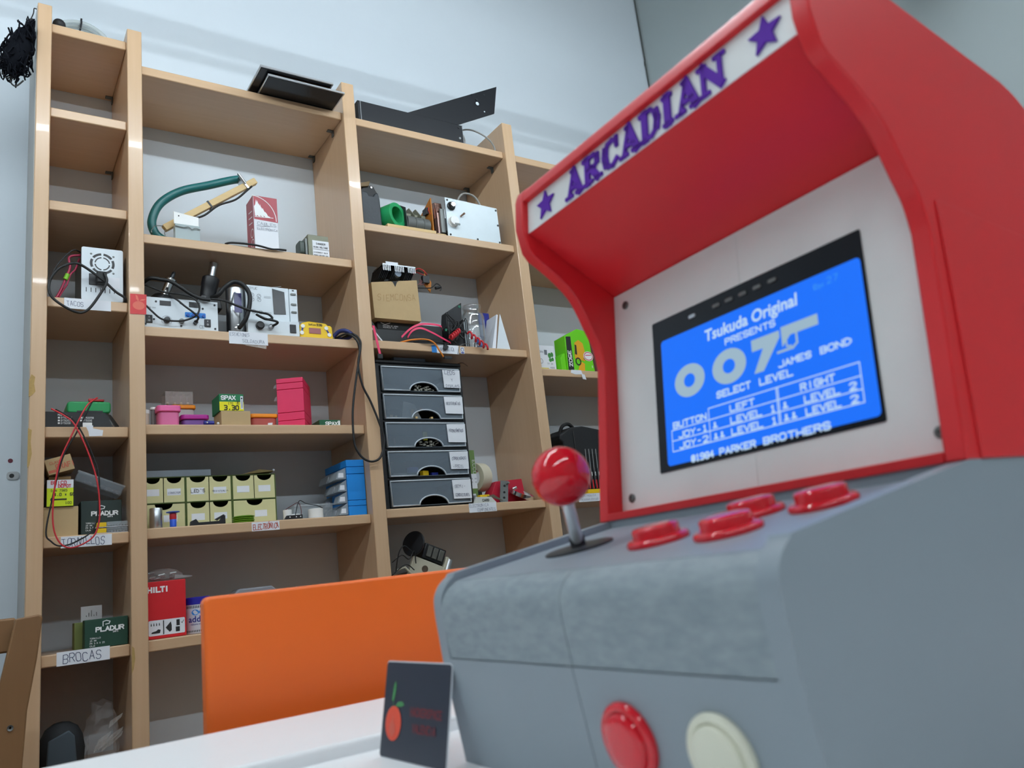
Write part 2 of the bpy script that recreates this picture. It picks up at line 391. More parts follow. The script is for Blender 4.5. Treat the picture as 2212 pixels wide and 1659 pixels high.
st = P(bk, 'fruit_sticker', MB().flat([(.234, 1.657), (.275, 1.658), (.2765, 1.717), (.2345, 1.716)], (0, -.0004, 0), (1, 0, 0), (0, 0, 1), .0006), REDST, label='red sticker with a pale fruit')
mb = MB().flat(ell(.256, 1.683, .0155, .0125), (0, -.0012, 0), (1, 0, 0), (0, 0, 1))
mb.flat([(.255, 1.694), (.2495, 1.702), (.248, 1.714), (.253, 1.711), (.2565, 1.70)], (0, -.0012, 0), (1, 0, 0), (0, 0, 1)).flat([(.2575, 1.697), (.264, 1.7025), (.2745, 1.7035), (.268, 1.698)], (0, -.0012, 0), (1, 0, 0), (0, 0, 1))
P(st, 'print', mb, SALM, 0, 0)
mb = MB().flat([(.128, 1.346), (.146, 1.346), (.146, 1.338), (.17, 1.333), (.168, 1.318), (.137, 1.317), (.135, 1.33)], (0, SF - .0002, 0), (1, 0, 0), (0, 0, 1), .0005)
P(bk, 'torn_paper', mb, PAPER)
mb = MB().flat([(1.782, 1.568), (1.83, 1.568), (1.836, 1.552), (1.80, 1.55), (1.778, 1.556)], (0, SF - .0002, 0), (1, 0, 0), (0, 0, 1), .0005)
mb.flat([(1.826, 1.553), (1.842, 1.55), (1.848, 1.53), (1.83, 1.532)], (0, SF - .004, 0), (1, 0, 0), (0, 0, 1), .0005)
P(bk, 'torn_paper', mb, PAPER)
P(bk, 'clear_tape', MB().flat([(.495, 1.603), (.615, 1.602), (.612, 1.583), (.56, 1.59)], (0, SF + .0006, 0), (1, 0, 0), (0, 0, 1), .0003), TAPE)
# small wall bracket left of the shelf
t = T('wall_bracket', 'small metal wall bracket beside the left upright', 'bracket', (-.02, .31, 1.263))
P(t, 'plate', MB().prism(rrect(-.034, -.004, 1.253, 1.276, .008), WY - .003, WY - .0002, 'y'), SILVER, .0005)
P(t, 'screw', MB().cyl((-.022, WY - .0045, 1.264), (-.022, WY - .002, 1.264), .006), BLACK)
S1('wall_hole', 'small dark red plugged hole in the wall above the bracket', 'hole', MB().cyl((-.026, WY - .001, 1.307), (-.026, WY + .003, 1.307), .006), mat('dark_red_plug', (96, 28, 48), .6), (-.026, WY, 1.307))
# ---------------------------------------------------------------- tables, divider, trestle
def table(label, x0, x1, y0, y1, z):
    t = T('table', label, 'table', ((x0 + x1) / 2, (y0 + y1) / 2, 0))
    P(t, 'tabletop', MB().box(x0, x1, y0, y1, z - .025, z), TABLE, .004, seg=3)
    for x in (x0 + .06, x1 - .06):
        for y in (y0 + .03, y1 - .03): P(t, 'leg', MB().cyl((x, y, 0), (x, y, z - .025), .02, n=16), GREYM)
    return t
TZ = .7417
table('white laminate table the arcade cabinet stands on, edge nearer the camera', -1.0, 1.5, -3.1, -1.694, TZ)
table('narrow white laminate table behind, in front of the orange panel', -1.0, 1.5, -1.690, -1.515, .7505)
t = T('office_divider', 'bright orange divider panel standing behind the white tables', 'divider', (.65, -1.455, 0))
P(t, 'panel', MB().prism(rrect(.072, 1.35, .34, .8655, .007, 5), -1.464, -1.446, 'y'), ORANGE, .003, seg=3)
for x in (.3, 1.1):
    P(t, 'foot', MB().box(x - .02, x + .02, -1.51, -1.39, 0, .02).box(x - .012, x + .012, -1.462, -1.448, .02, .36), GREYM, .003)
t = T('wooden_trestle', 'old brown wooden trestle at the lower left, in front of the shelves', 'trestle', (-.05, -.40, 0))
P(t, 'leg', MB().prism([(-.036, .872), (.004, .876), (.010, .871), (.002, .795), (-.013, .70), (-.019, .60), (-.022, 0), (-.09, 0), (-.082, .58), (-.062, .74)], -.41, -.385, 'y'), OLDW, .003)
P(t, 'crossbar', MB().box(-.55, -.034, -.38, -.345, .81, .875), OLDW, .004)
P(t, 'crossbar', MB().box(-.55, -.06, -.38, -.345, .56, .75), OLDW, .004)
P(t, 'leg', MB().box(-.62, -.55, -.41, -.345, 0, .875), OLDW, .004)
P(t, 'screw', MB().lathe([(.0055, 0), (.0055, .002), (.002, .0005)], (-.040, -.4095, .674), (0, -1, 0), 12), GREYM)

# ---------------------------------------------------------------- arcade cabinet (local frame: x to its right, y inwards, z up)
ARC_RZ = -(PI / 2 + .0297)
AO = V((-.10162, -1.78978, TZ))
AW = .2883
Mloc = Matrix.Translation(AO) @ Matrix.Rotation(ARC_RZ, 4, 'Z')
base_pt = Mloc @ V((AW / 2, .42, 0))
arc = T('arcade_cabinet', 'small red and grey tabletop arcade cabinet with a lit blue screen', 'arcade cabinet', tuple(base_pt), ARC_RZ)
A = lambda: MB(Mloc)
TK = .011
def curve2(pts, n=5): return [(p.x, p.y) for p in spline([(a, b, 0) for a, b in pts], n)]
nose = [(.2461, .0654), (.2434, .092)] + curve2([(.2434, .092), (.2436, .1035), (.2478, .1118), (.2549, .1175)], 5)[1:]
prof = [(.2563, 0)] + nose[:-1] + [(.2549, .1188), (.3936, .1435), (.3936, .1436), (.655, .1436), (.655, 0)]
for u0, u1 in ((0, TK), (AW - TK, AW)):
    P(arc, 'base_side_panel', A().prism(prof, u0, u1, 'x'), GREYB, .0012, label='grey base side panel')
SEAM = .1453
nosef = [(.2461, .0654), (.2434, .090)] + curve2([(.2434, .090), (.2437, .1005), (.2482, .1085), (.2560, .1141)], 5)[1:]
for u0, u1 in ((TK, SEAM - .0003), (SEAM + .0003, AW - TK)):
    P(arc, 'front_panel', A().prism([(.2563, 0), (.2461, .0654), (.30, .0654), (.30, 0)], u0, u1, 'x'), GREYB, 0, label='grey front panel')
    P(arc, 'sanded_front_edge', A().prism(nosef[1:-1] + [(.2560, .1138), (.30, .1138), (.30, .0660), (.2467, .0660)], u0, u1, 'x'), GREYS, 0, label='sanded grey front edge')
DS = .005
dk = lambda v: .1188 - DS + (v - .2549) * (.1435 - .1188) / (.3936 - .2549)
P(arc, 'control_deck', A().prism([(.2558, dk(.2558)), (.415, dk(.415)), (.415, .09), (.2558, .09)], TK, AW - TK, 'x'), GREYB, 0, label='grey control deck')
P(arc, 'deck_plinth', A().box(TK, AW - TK, .3930, .415, dk(.393) - .001, .1437), GREYB, label='grey strip under the red head')
P(arc, 'back_panel', A().box(TK, AW - TK, .645, .655, 0, .1436), GREYB)
dn = V((0, -(.1435 - .1188), (.3936 - .2549))).normalized()       # deck normal
# joystick
jo = V((.0692, .3174, dk(.3174)))
js = P(arc, 'dust_washer', A().lathe([(.0228, 0), (.0228, .0012), (.021, .0018), (.005, .002)], jo, dn, 36), BLACK, label='black joystick dust washer')
P(js, 'shaft', A().cyl(jo + dn * .001, V((.0775, .3052, .160)), .0042, n=20), mat('satin_steel', (226, 230, 232), .3, metal=.7))
P(js, 'shaft_sleeve', A().cyl(jo + dn * .001, jo + dn * .008, .0052, n=20), BLACK)
P(js, 'ball_top', A().ball(V((.0785, .3032, .1715)), .0192, 40), REDB, smooth=180, label='glossy red ball top')
def button(o, n, m, label, r=.0165, up=.008, bulge=.0025):
    b = P(arc, 'button', A().lathe([(r - .0004, 0), (r, .0010), (r - .0002, .0022), (r - .0012, .0034), (r - .0026, .0039), (r - .0040, .0034), (r - .0046, .0020), (r - .0060, .0016)], o, n, 40), m, label=label)
    rp = r - .0046
    P(b, 'plunger', A().lathe([(rp, 0), (rp, up - .0012), (rp - .0010, up - .0002), (rp * .6, up + bulge * .15), (0.0, up + bulge * .2)], o, n, 40), m, smooth=50)
for u, v in ((.1605, .3035), (.2135, .302), (.1890, .3500), (.2365, .3480)):
    button(V((u, v, dk(v))), dn, REDB, 'glossy red deck button', .0178, .0095)
fn = V((0, -.0654, -.0102)).normalized(); fe = V((0, -.0102, .0654)).normalized()
fp = lambda u, e: V((u, .2563, 0)) + fe * e
button(fp(.1785, .0333), fn, REDB, 'glossy red front button', .0185, .0058)
button(fp(.2375, .0336), fn, CREAM, 'cream white front button', .0185, .0058)
# red head
front = [(.3913, .1436), (.3985, .189), (.4105, .2674)] + curve2([(.4105, .2674), (.4085, .285), (.4026, .299), (.3914, .3244), (.3753, .3412), (.3540, .3565)], 4)[1:] + [(.3495, .3625), (.3461, .3824), (.3489, .4065)]
top = curve2([(.3489, .4065), (.3545, .4165), (.375, .4225), (.43, .4145)], 4)[1:] + [(.5417, .3889)] + curve2([(.5417, .3889), (.5656, .376), (.60, .335), (.625, .27)], 4)[1:] + [(.648, .1437)]
for u0, u1 in ((0, TK), (AW - TK, AW)):
    P(arc, 'head_side_panel', A().prism(front + top, u0, u1, 'x'), RED, .0012, label='red curved side panel of the head')
    uo = -.0012 if u0 == 0 else AW
    P(arc, 'lower_cheek', A().prism([(.4045, .1440), (.4225, .2850), (.636, .262), (.647, .1440)], uo, uo + .0012, 'x'), RED, .0008, label='red lower cheek plate')
bA = V((0, .4068, .1499)); bB = V((0, .4307, .329)); be = (bB - bA).normalized(); bn = V((1, 0, 0)).cross(be)
bp = lambda u, e, d=0.: V((u, 0, 0)) + bA + be * e + bn * d
BI = (bA - bn * .0035, bB - bn * .0035)
P(arc, 'canopy', A().prism([(.3913, .1437), (.3913, .1492), (.4066, .1492), (BI[0].y, BI[0].z), (BI[1].y, BI[1].z), (.4307, .3295), (.3512, .3757), (.3545, .4035), (.3493, .4040)] +
                           [(a, b - .0008) for a, b in top[1:-1]] + [(.646, .1437)], TK, AW - TK, 'x'), RED, .0006, label='red canopy and lip around the screen')
for u0, u1 in ((TK + .0003, .1470), (.1473, AW - TK - .0003)):
    P(arc, 'bezel', A().hexa([bp(u0, .0002), bp(u1, .0002), bp(u1, .1803), bp(u0, .1803)], [bp(u0, .0002, -.0034), bp(u1, .0002, -.0034), bp(u1, .1803, -.0034), bp(u0, .1803, -.0034)]), WHITEP, label='white screen bezel')
for u, e in ((.0258, .168), (.271, .169), (.270, .0108), (.0233, .0092)):
    sc = P(arc, 'screw', A().lathe([(.0034, 0), (.0034, .0010), (.0026, .0014), (.0014, .0014), (.0012, .0006)], bp(u, e), bn, 20), GREYM)
EX = V((1, 0, 0))
def bq(mb, poly, d): return mb.flat(poly, bp(0, 0, d), EX, be)
sm = P(arc, 'screen_module', A().flat(rrect(.0570, .2412, .0228, .1405, .0012), bp(0, 0, .0001), EX, be, .0006), LCDG, label='black framed screen module')
P(sm, 'display', bq(A(), rrect(.0662, .2392, .0265, .1232, .003), .0010), DISP, 0, 0)
tx = A(); D = .0013
FX = Mloc.to_3x3() @ EX
def dtext(s, u0, u1, e, h, wt=.24, sp=None):
    n = len(s); adv = (u1 - u0) / (n - .25)
    text(tx, s, bp(u0, e, D), EX, be, h, (adv * .74) / h, (adv * .26) / h, wt)
ftext(tx, 'Tsukuda Original', bp(.1122, .1092, D), EX, be, .0808, .025, .06)
dtext('PRESENTS', .1308, .1740, .1012, .0040)
dtext('JAMES', .1738, .1985, .0725, .0038, .27); dtext('BOND', .2055, .2268, .0725, .0038, .27)
dtext('SELECT', .1195, .1495, .0655, .0042, .27); dtext('LEVEL', .1575, .1835, .0650, .0042, .27)
dtext('LEFT', .1302, .1512, .0535, .0040, .27); dtext('RIGHT', .1885, .2130, .0535, .0040, .27)
dtext('BUTTON', .0750, .1080, .0533, .0040, .27)
for k, e in ((1, .0452), (2, .0374)):
    dtext('JOY-%d' % k, .0800, .1080, e, .0040, .27)
    dtext('LEVEL', .1300, .1566, e, .0040, .27); dtext('1', .1640, .1680, e, .0040, .27)
    dtext('LEVEL', .1905, .2150, e, .0040, .27); dtext('2', .2220, .2262, e, .0040, .27)
    for q in range(k):                     # little joystick figures
        for u in (.1135 + .0058 * q, .1735 + .0058 * q):
            bq(tx, [(u, e), (u + .0042, e), (u + .0042, e + .0012), (u, e + .0012)], D); bq(tx, [(u + .001, e + .0012), (u + .0028, e + .0012), (u + .0028, e + .0042), (u + .001, e + .0042)], D)
dtext('©1984', .0910, .1120, .0258, .0042, .27); dtext('PARKER', .1180, .1490, .0258, .0042, .27); dtext('BROTHERS', .1560, .2060, .0258, .0042, .27)
def ln(a, b, w=.0007): tx.ribbon([a, b], w, bp(0, 0, D), EX, be)
for e in (.0519, .0440, .0362): ln((.0730, e), (.2303, e))
for a, b in (((.1106, .0601), (.2303, .0601)), ((.0730, .0362), (.0730, .0519)), ((.1106, .0362), (.1106, .0601)), ((.1700, .0362), (.1700, .0601)), ((.1712, .0362), (.1712, .0601)), ((.2303, .0362), (.2303, .0601))): ln(a, b)
P(sm, 'display_text', tx, DTXT, 0, 0)
tx = A()
def ring(cu, ce, r, r2):
    n = 40
    a = [bp(cu + r * math.cos(2 * PI * k / n), ce + r * .80 * math.sin(2 * PI * k / n), D) for k in range(n)]; b = [bp(cu + r2 * math.cos(2 * PI * k / n), ce + r2 * .9 * math.sin(2 * PI * k / n), D) for k in range(n)]
    tx.add(a + b, [(k, (k + 1) % n, n + (k + 1) % n, n + k) for k in range(n)])
ring(.0940, .0853, .0152, .0056); ring(.1322, .0853, .0154, .0056)
bq(tx, [(.1532, .0970), (.1765, .0970), (.1765, .0925), (.1615, .0737), (.1535, .0737), (.1625, .0890), (.1532, .0890)], D)
bq(tx, [(.1780, .0985), (.2062, .0985), (.2062, .0915), (.1850, .0915), (.1780, .0850)], D)
tx.ribbon([(.1895, .0915), (.1895, .0850), (.1860, .0825), (.1740, .0825)], .0016, bp(0, 0, D), EX, be)
tx.ribbon([(.1815, .0880), (.1815, .0845), (.1850, .0840)], .0012, bp(0, 0, D), EX, be)
P(sm, 'display_logo', tx, DLOGO, 0, 0)
tx = A(); text(tx, 'O', bp(.2060, .1140, D), EX, be, .0035, .5); ftext(tx, 'Opt', bp(.2060, .1140, D), EX, be, .0075, .01); text(tx, '27', bp(.2160, .1145, D), EX, be, .0040, .7, .5, .16)
P(sm, 'display_counter', tx, DDIM, 0, 0)
for k, u in enumerate((.1008, .1249, .1370, .1495, .1622, .1751)):
    P(sm, 'key', A().flat(rrect(u - .0035, u + .0035, .1312, .1340, .0012), bp(0, 0, .0006), EX, be, .0010), GREYM if k else SILVER, .0002)
# marquee
mA = V((0, .3506, .3762)); mB = V((0, .3538, .4033)); me_ = (mB - mA).normalized(); mn = V((1, 0, 0)).cross(me_); ML = (mB - mA).length
mp = lambda u, e, d=0.: V((u, 0, 0)) + mA + me_ * e + mn * d
mq = P(arc, 'marquee', A().hexa([mp(TK + .0005, 0), mp(AW - TK - .0005, 0), mp(AW - TK - .0005, ML), mp(TK + .0005, ML)], [mp(TK + .0005, 0, -.002), mp(AW - TK - .0005, 0, -.002), mp(AW - TK - .0005, ML, -.002), mp(TK + .0005, ML, -.002)]), WHITEP, label='white marquee plate')
SLAB = {'A': ([(1.2, .3), (2.6, 6)], .8, [(2.4, 6), (4.6, .3)], 1.35, [((1.7, 2.0), (3.7, 2.0), .7), ((.3, .3), (2.2, .3), .6), ((3.3, .3), (5.9, .3), .6), ((1.7, 5.8), (2.8, 5.8), .5)])}
def slab(mb, ch, x, e0, h, w):
    S = lambda pts, wt: mb.ribbon([(x + a / 6 * w, e0 + b / 6 * h) for a, b in pts], wt * 1.15 / 6 * h, mp(0, 0, .0001), EX, me_, .0016)
    if ch == 'A':
        S([(1.2, .3), (2.9, 5.7)], .75); S([(2.8, 5.7), (4.8, .3)], 1.4); S([(1.7, 1.9), (4.2, 1.9)], .7); S([(.2, .3), (2.2, .3)], .6); S([(3.6, .3), (5.9, .3)], .6); S([(2.0, 5.75), (3.2, 5.75)], .5)
    elif ch == 'R':
        S([(1.5, .3), (1.5, 5.7)], 1.3); S([(.3, .3), (2.8, .3)], .6); S([(.3, 5.7), (3.6, 5.7), (4.7, 5.0), (4.7, 3.9), (3.6, 3.1), (1.6, 3.1)], .75); S([(4.6, 5.2), (4.6, 3.8)], 1.1); S([(2.8, 3.0), (4.6, .4)], 1.3); S([(3.9, .3), (5.8, .3)], .6)
    elif ch == 'C':
        S([(5.0, 4.2), (4.9, 5.2), (3.6, 5.7), (2.2, 5.4), (1.3, 4.2), (1.2, 1.9), (2.2, .6), (3.6, .3), (5.0, 1.3)], .75); S([(1.5, 4.6), (1.3, 3), (1.6, 1.4)], 1.4); S([(5.0, 5.8), (5.0, 4.0)], .7)
    elif ch == 'D':
        S([(1.5, .3), (1.5, 5.7)], 1.3); S([(.3, 5.7), (3.2, 5.7), (4.6, 4.6), (5.0, 3), (4.6, 1.4), (3.2, .3), (.3, .3)], .7); S([(4.6, 4.6), (4.9, 3), (4.6, 1.4)], 1.3)
    elif ch == 'I':
        S([(3, .3), (3, 5.7)], 1.4); S([(1.6, .3), (4.4, .3)], .6); S([(1.6, 5.7), (4.4, 5.7)], .6)
    elif ch == 'N':
        S([(1.3, .3), (1.3, 5.7)], .8); S([(4.9, .3), (4.9, 5.7)], .8); S([(1.2, 5.6), (4.9, .5)], 1.4); S([(.3, .3), (2.3, .3)], .6); S([(.3, 5.7), (1.8, 5.7)], .6); S([(3.9, 5.7), (5.9, 5.7)], .6)
def star(mb, cu, ce, r):
    pts = [(cu + (r if k % 2 == 0 else r * .45) * math.sin(PI * k / 5), ce + (r if k % 2 == 0 else r * .45) * math.cos(PI * k / 5)) for k in range(10)]
    mb.flat(pts, mp(0, 0, .0001), EX, me_, .0016)
sm_ = A(); xs = [.0650, .0868, .1083, .1285, .1500, .1690, .1838, .2040]
for ch, x, ww in zip('ARCADIAN', xs, (.0222, .0222, .0210, .0225, .0212, .0160, .0225, .0228)): slab(sm_, ch, x, .0022, .0218, ww)
P(mq, 'lettering', sm_, PURPLE, 0, 0, label='purple raised lettering')
for cu in (.038, .2565): P(mq, 'star', (lambda m: (star(m, cu, .0133, .0120), m)[1])(A()), PURPLE, 0, 0, label='purple five-pointed star')

# card leaning on the cabinet
c0 = V((-.0740, .2270, .0004)); c1 = V((.0133, .2346, .0004)); c3 = V((-.0741, .2392, .0626))
cex = (c1 - c0); CWD = cex.length; cex.normalize(); cez = (c3 - c0); cez = cez - cex * cez.dot(cex); CHT = cez.length; cez.normalize(); cn = cex.cross(cez)
Mc = Mloc @ Matrix(((cex.x, cez.x, cn.x, c0.x), (cex.y, cez.y, cn.y, c0.y), (cex.z, cez.z, cn.z, c0.z), (0, 0, 0, 1)))   # local x,y on the card, z = towards viewer
cb = Mloc @ V((-.03, .231, 0))
card = T('business_card', 'dark card with an orange fruit emblem leaning against the cabinet', 'card', tuple(cb), ARC_RZ)
P(card, 'card_stock', MB(Mc).prism(rrect(0, CWD, 0, CHT, .0028), -.0011, -.0001, 'z'), PAPER)
P(card, 'printed_face', MB(Mc).prism(rrect(.0003, CWD - .0003, .0003, CHT - .0008, .0026), -.0001, .0001, 'z'), NAVYC, label='navy printed face')
mb = MB(Mc); fo = lambda: ((0, 0, .0004), (1, 0, 0), (0, 1, 0))
P(card, 'fruit_emblem', mb.flat(ell(.0165, .0225, .0110, .0112, 30), *fo()), ORP, 0, 0)
mb = MB(Mc)
mb.flat([(.0120, .037), (.0135, .0475), (.0155, .0500), (.0170, .0480), (.0165, .042), (.0150, .037)], *fo()); mb.ribbon([(.0147, .0335), (.0145, .039)], .0006, *fo()); mb.flat([(.0175, .0335), (.0215, .0366), (.0270, .0370), (.0305, .0350), (.026, .0337)], *fo())
P(card, 'leaf_print', mb, LEAF, 0, 0)
mb = MB(Mc)
for k, (h1, h2) in enumerate(((-.004, .0015), (-.0055, .0035), (-.0065, .006), (-.0055, .0025), (-.004, .001))): mb.ribbon([(.0130 + .0016 * k, .0205 + h1), (.0130 + .0016 * k, .0205 + h2)], .0011, (0, 0, .0007), (1, 0, 0), (0, 1, 0))
mb2 = MB(Mc)
P(card, 'emblem_mark', mb, SALM, 0, 0)
text(mb2, 'HACKERSPACE', (.0395, .0290, .0004), (1, 0, 0), (0, 1, 0), .0048, .58, .2, .2); text(mb2, 'VALENCIA', (.0440, .0190, .0004), (1, 0, 0), (0, 1, 0), .0048, .58, .2, .2)
P(card, 'lettering', mb2, DULLR, 0, 0)
# ---------------------------------------------------------------- helpers for shelf goods
FX_, FZ_ = (1, 0, 0), (0, 0, 1)
def L_(x, z, y=0): return (x, y, z)
def carton(name, label, x, y, z, w, d, h, m, rz=0., cat='box', group=None, bev=.0012):
    """box with its front-left-bottom corner at (x,y,z); returns thing and its local matrix"""
    t = T(name, label, cat, (x, y, z), rz, group)
    P(t, 'carton', MB(W(t)).box(0, w, 0, d, 0, h), m, bev)
    return t
def front(t, d=.0006): return lambda x, z: (x, -d, z)
def ftx(t, parent, name, s, x, z, h, m, w=.6, sp=.28, wt=.16, jit=0., y=-.0006):
    mb = MB(W(t)); text(mb, s, (x, y, z), FX_, FZ_, h, w, sp, wt, jit=jit); return P(parent, name, mb, m, 0, 0)
def fpatch(t, parent, name, polys, m, y=-.0004, label=None):
    mb = MB(W(t))
    for p in polys: mb.flat(p, (0, y, 0), FX_, FZ_)
    return P(parent, name, mb, m, 0, 0, label=label)
def rect(x0, x1, z0, z1): return [(x0, z0), (x1, z0), (x1, z1), (x0, z1)]
def cable(name, label, pts, r, m, n=6, cat='cable', group=None, closed=False):
    p = spline(pts, n, closed); mb = MB().tube(p, r, 8, closed); return S1(name, label, cat, mb, m, tuple(pts[0]), 0, 180, group)

# ================= top of the shelving
# black net hanging on the outer side of the left upright
t = T('net_bag', 'black mesh net bag hanging outside the left upright at the top', 'net', (-.03, -.01, 2.40))
mb = MB(); rr = random.Random(3)
for k in range(95):
    a = rr.uniform(0, 2 * PI); q = rr.uniform(.0, 1.0) ** .5
    cx = -.028 - .012 * q * math.cos(a); cz = 2.405 + .085 * q * math.sin(a); cx = -.036 + .040 * q * math.cos(a) + (cz - 2.405) * .28
    cx = min(cx, -.016); cy = -.005 + rr.uniform(-.022, .03)
    pts = [(min(cx + rr.uniform(-.015, .015), -.007), cy + rr.uniform(-.016, .016), cz + rr.uniform(-.03, .03)) for _ in range(5)]
    mb.tube(spline(pts, 3, True), .0022, 5, True)
P(t, 'mesh', mb, mat('black_netting', (10, 13, 20), .8, spec=.1), 0, 180)
P(t, 'pouch', MB().lathe([(.0, -.078), (.018, -.066), (.030, -.03), (.032, .01), (.024, .055), (.010, .08), (0, .085)], (-.043, .0, 2.405), (.28, .0, 1), 14), mat('black_netting', (12, 16, 26)), 0, 180)
P(t, 'tie', MB().tube(spline([(-.028, .0, 2.478), (-.024, .0, 2.50), (-.014, .004, 2.515), (-.009, .008, 2.512), (-.011, .006, 2.49), (-.022, .0, 2.476)], 4), .0042, 8), BLACKM)
P(t, 'cord', MB().tube(spline([(-.020, .004, 2.503), (-.010, .010, 2.540), (-.006, .03, 2.574), (.012, .06, 2.586), (.032, .08, 2.584), (.050, .09, 2.558)], 5), .0016, 6), BLACKM)
for c in ((-.078, -.0, 2.325), (-.085, .0, 2.36), (-.060, 0, 2.305)):
    P(t, 'loose_strand', MB().tube(spline([(c[0] + .02, .0, c[2] + .03), c, (c[0] + .012, .004, c[2] - .012), (c[0] + .03, .0, c[2] + .008)], 4), .0022, 5), BLACKM)
t = T('rolled_tripod', 'black rod with a round end lying on top of the narrow bay', 'rod', (.06, .06, 2.5306))
P(t, 'rod', MB().cyl((.0525, .12, 2.5465), (.0565, .05, 2.5485), .0145, n=16), BLACKM)
P(t, 'knob', MB().ball((.057, .046, 2.5505), .0175, 16), BLACKM, smooth=180)
t = T('hose_coil', 'coil of clear hose standing on top of the narrow bay', 'hose', (.17, .26, 2.5306))
for k, (r, y) in enumerate(((.093, .255), (.089, .270), (.093, .285))):
    P(t, 'turn', MB().tube([(.1345 + r * math.cos(a * PI / 24), y, 2.5306 + .103 + r * 1.04 * math.sin(a * PI / 24)) for a in range(48)], .006, 8, True), mat('clear_vinyl_hose', (196, 206, 204), .12, alpha=.5), 0, 180)
P(t, 'tie', MB().box(.132, .137, .246, .293, 2.5306 + .190, 2.5306 + .210), BLACK)
# flat screens
def lcd(label, x0, x1, y0, y1, z, dz):
    t = T('lcd_panel', label, 'flat panel', ((x0 + x1) / 2, (y0 + y1) / 2, z))
    P(t, 'panel', MB().box(x0 + .004, x1 - .004, y0 + .004, y1 - .004, z, z + dz - .002), LCDG, .001)
    P(t, 'frame', MB().box(x0, x1, y0, y0 + .004, z + .001, z + dz).box(x0, x1, y1 - .004, y1, z + .001, z + dz).box(x0, x0 + .004, y0 + .004, y1 - .004, z + .001, z + dz).box(x1 - .004, x1, y0 + .004, y1 - .004, z + .001, z + dz), SILVER, .0008)
    P(t, 'circuit_strip', MB().box(x0 + .03, x1 - .05, y0 + .006, y0 + .02, z + dz, z + dz + .003), PCB)
lcd('lower of two dark flat panels lying on the wide bay and jutting out', .626, .884, -.085, .13, 2.4604, .008)
lcd('upper of two dark flat panels lying on the wide bay and jutting out', .597, .838, -.103, .15, 2.4724, .008)
# black rack case
t = T('rack_case', 'long black metal equipment case on top of the third bay', 'case', (1.2, .16, 2.453))
P(t, 'case_body', MB().box(.982, 1.416, .030, .25, 2.453, 2.534), mat('black_steel', (25, 28, 33), .45, spec=.3), .001)
P(t, 'seam_strip', MB().box(.991, .9935, .0285, .030, 2.455, 2.533), SILVER); P(t, 'seam_strip', MB().box(1.4125, 1.4145, .0285, .030, 2.455, 2.53), SILVER)
P(t, 'screw', MB().cyl((1.398, .030, 2.476), (1.398, .0275, 2.476), .0045), SILVER)
P(t, 'screw', MB().cyl((1.398, .030, 2.521), (1.398, .0275, 2.521), .0035), DARK)
t = T('case_lid', 'loose black metal plate tilted on top of the black case', 'plate', (1.40, .10, 2.534))
q = [(1.18, .035, 2.5345), (1.40, .032, 2.5360), (1.575, .030, 2.626), (1.602, .030, 2.755)]
P(t, 'plate', MB().hexa(q, [(a, b + .0025, c) for a, b, c in q]), mat('black_steel', (34, 38, 44)), 0)
for x, z, r in ((1.497, 2.65, .0075), (1.527, 2.622, .003), (1.497, 2.668, .005), (1.535, 2.70, .004), (1.475, 2.685, .003)):
    P(t, 'hole', MB().lathe([(r, 0), (r, .0008)], (x, .0285, z), (0, -1, 0), 14), WALL if r > .0028 and z < 2.66 else DARK)
cable('grey_cable', 'grey cable looping between the black case and the fourth upright', [(1.416, .08, 2.50), (1.436, .075, 2.53), (1.446, .07, 2.50), (1.437, .07, 2.465), (1.46, .08, 2.458), (1.52, .06, 2.458), (1.57, .05, 2.468), (1.562, .07, 2.53), (1.51, .10, 2.575), (1.46, .12, 2.57), (1.43, .14, 2.52)], .0032, mat('grey_cable_sheath', (150, 150, 146), .5))

# ================= narrow bay
zz = Z1[3]
t = T('power_supply', 'silver power supply box with round fan grille', 'power supply', (.168, .14, zz))
P(t, 'housing', MB().box(.1185, .2205, .034, .20, zz, zz + .156), GREYM, .002)
face = MB().prism(rrect(.1175, .2215, zz + .002, zz + .158, .005), .030, .034, 'y')
P(t, 'front_plate', face, WHITEM, .0006)
g = MB(); gc = (.169, zz + .112)
def arcseg(mb, c, r0, r1, a0, a1, y, n=8):
    o = [(c[0] + r * math.cos(a0 + (a1 - a0) * k / n), c[1] + r * math.sin(a0 + (a1 - a0) * k / n)) for r, ks in ((r1, range(n + 1)), (r0, range(n, -1, -1))) for k in ks]
    mb.flat(o, (0, y, 0), FX_, FZ_)
for k in range(6): arcseg(g, gc, .0245, .031, PI / 6 + k * PI / 3 + PI / 3 + .1, PI / 6 + (k + 1) * PI / 3 + PI / 3 - .1, .0296)
for k in range(4): arcseg(g, gc, .0165, .0195, k * PI / 2 + .13, (k + 1) * PI / 2 - .13, .0296)
P(t, 'fan_grille', g, BLACK, 0, 0)
mb = MB()
for x, z in ((.141, .139), (.197, .136), (.197, .086), (.141, .086)): mb.lathe([(.003, 0), (.0022, .001)], (x, .030, zz + z), (0, -1, 0), 12)
P(t, 'screw', mb, GREYM)
P(t, 'socket', MB().box(.136, .156, .0275, .030, zz + .047, zz + .080), BLACK, .001)
P(t, 'plug', MB().box(.152, .178, .004, .029, zz + .046, zz + .081), BLACKM, .004)
P(t, 'sticker', MB().flat(rect(.176, .213, zz + .042, zz + .074), (0, .0296, 0), FX_, FZ_), PAPER)
mb = MB()
for k in range(7): mb.flat(rect(.1285 + k * .0116, .1305 + k * .0116, zz + .026, zz + .039), (0, .0296, 0), FX_, FZ_)
P(t, 'vent_slot', mb, BLACK, 0, 0)
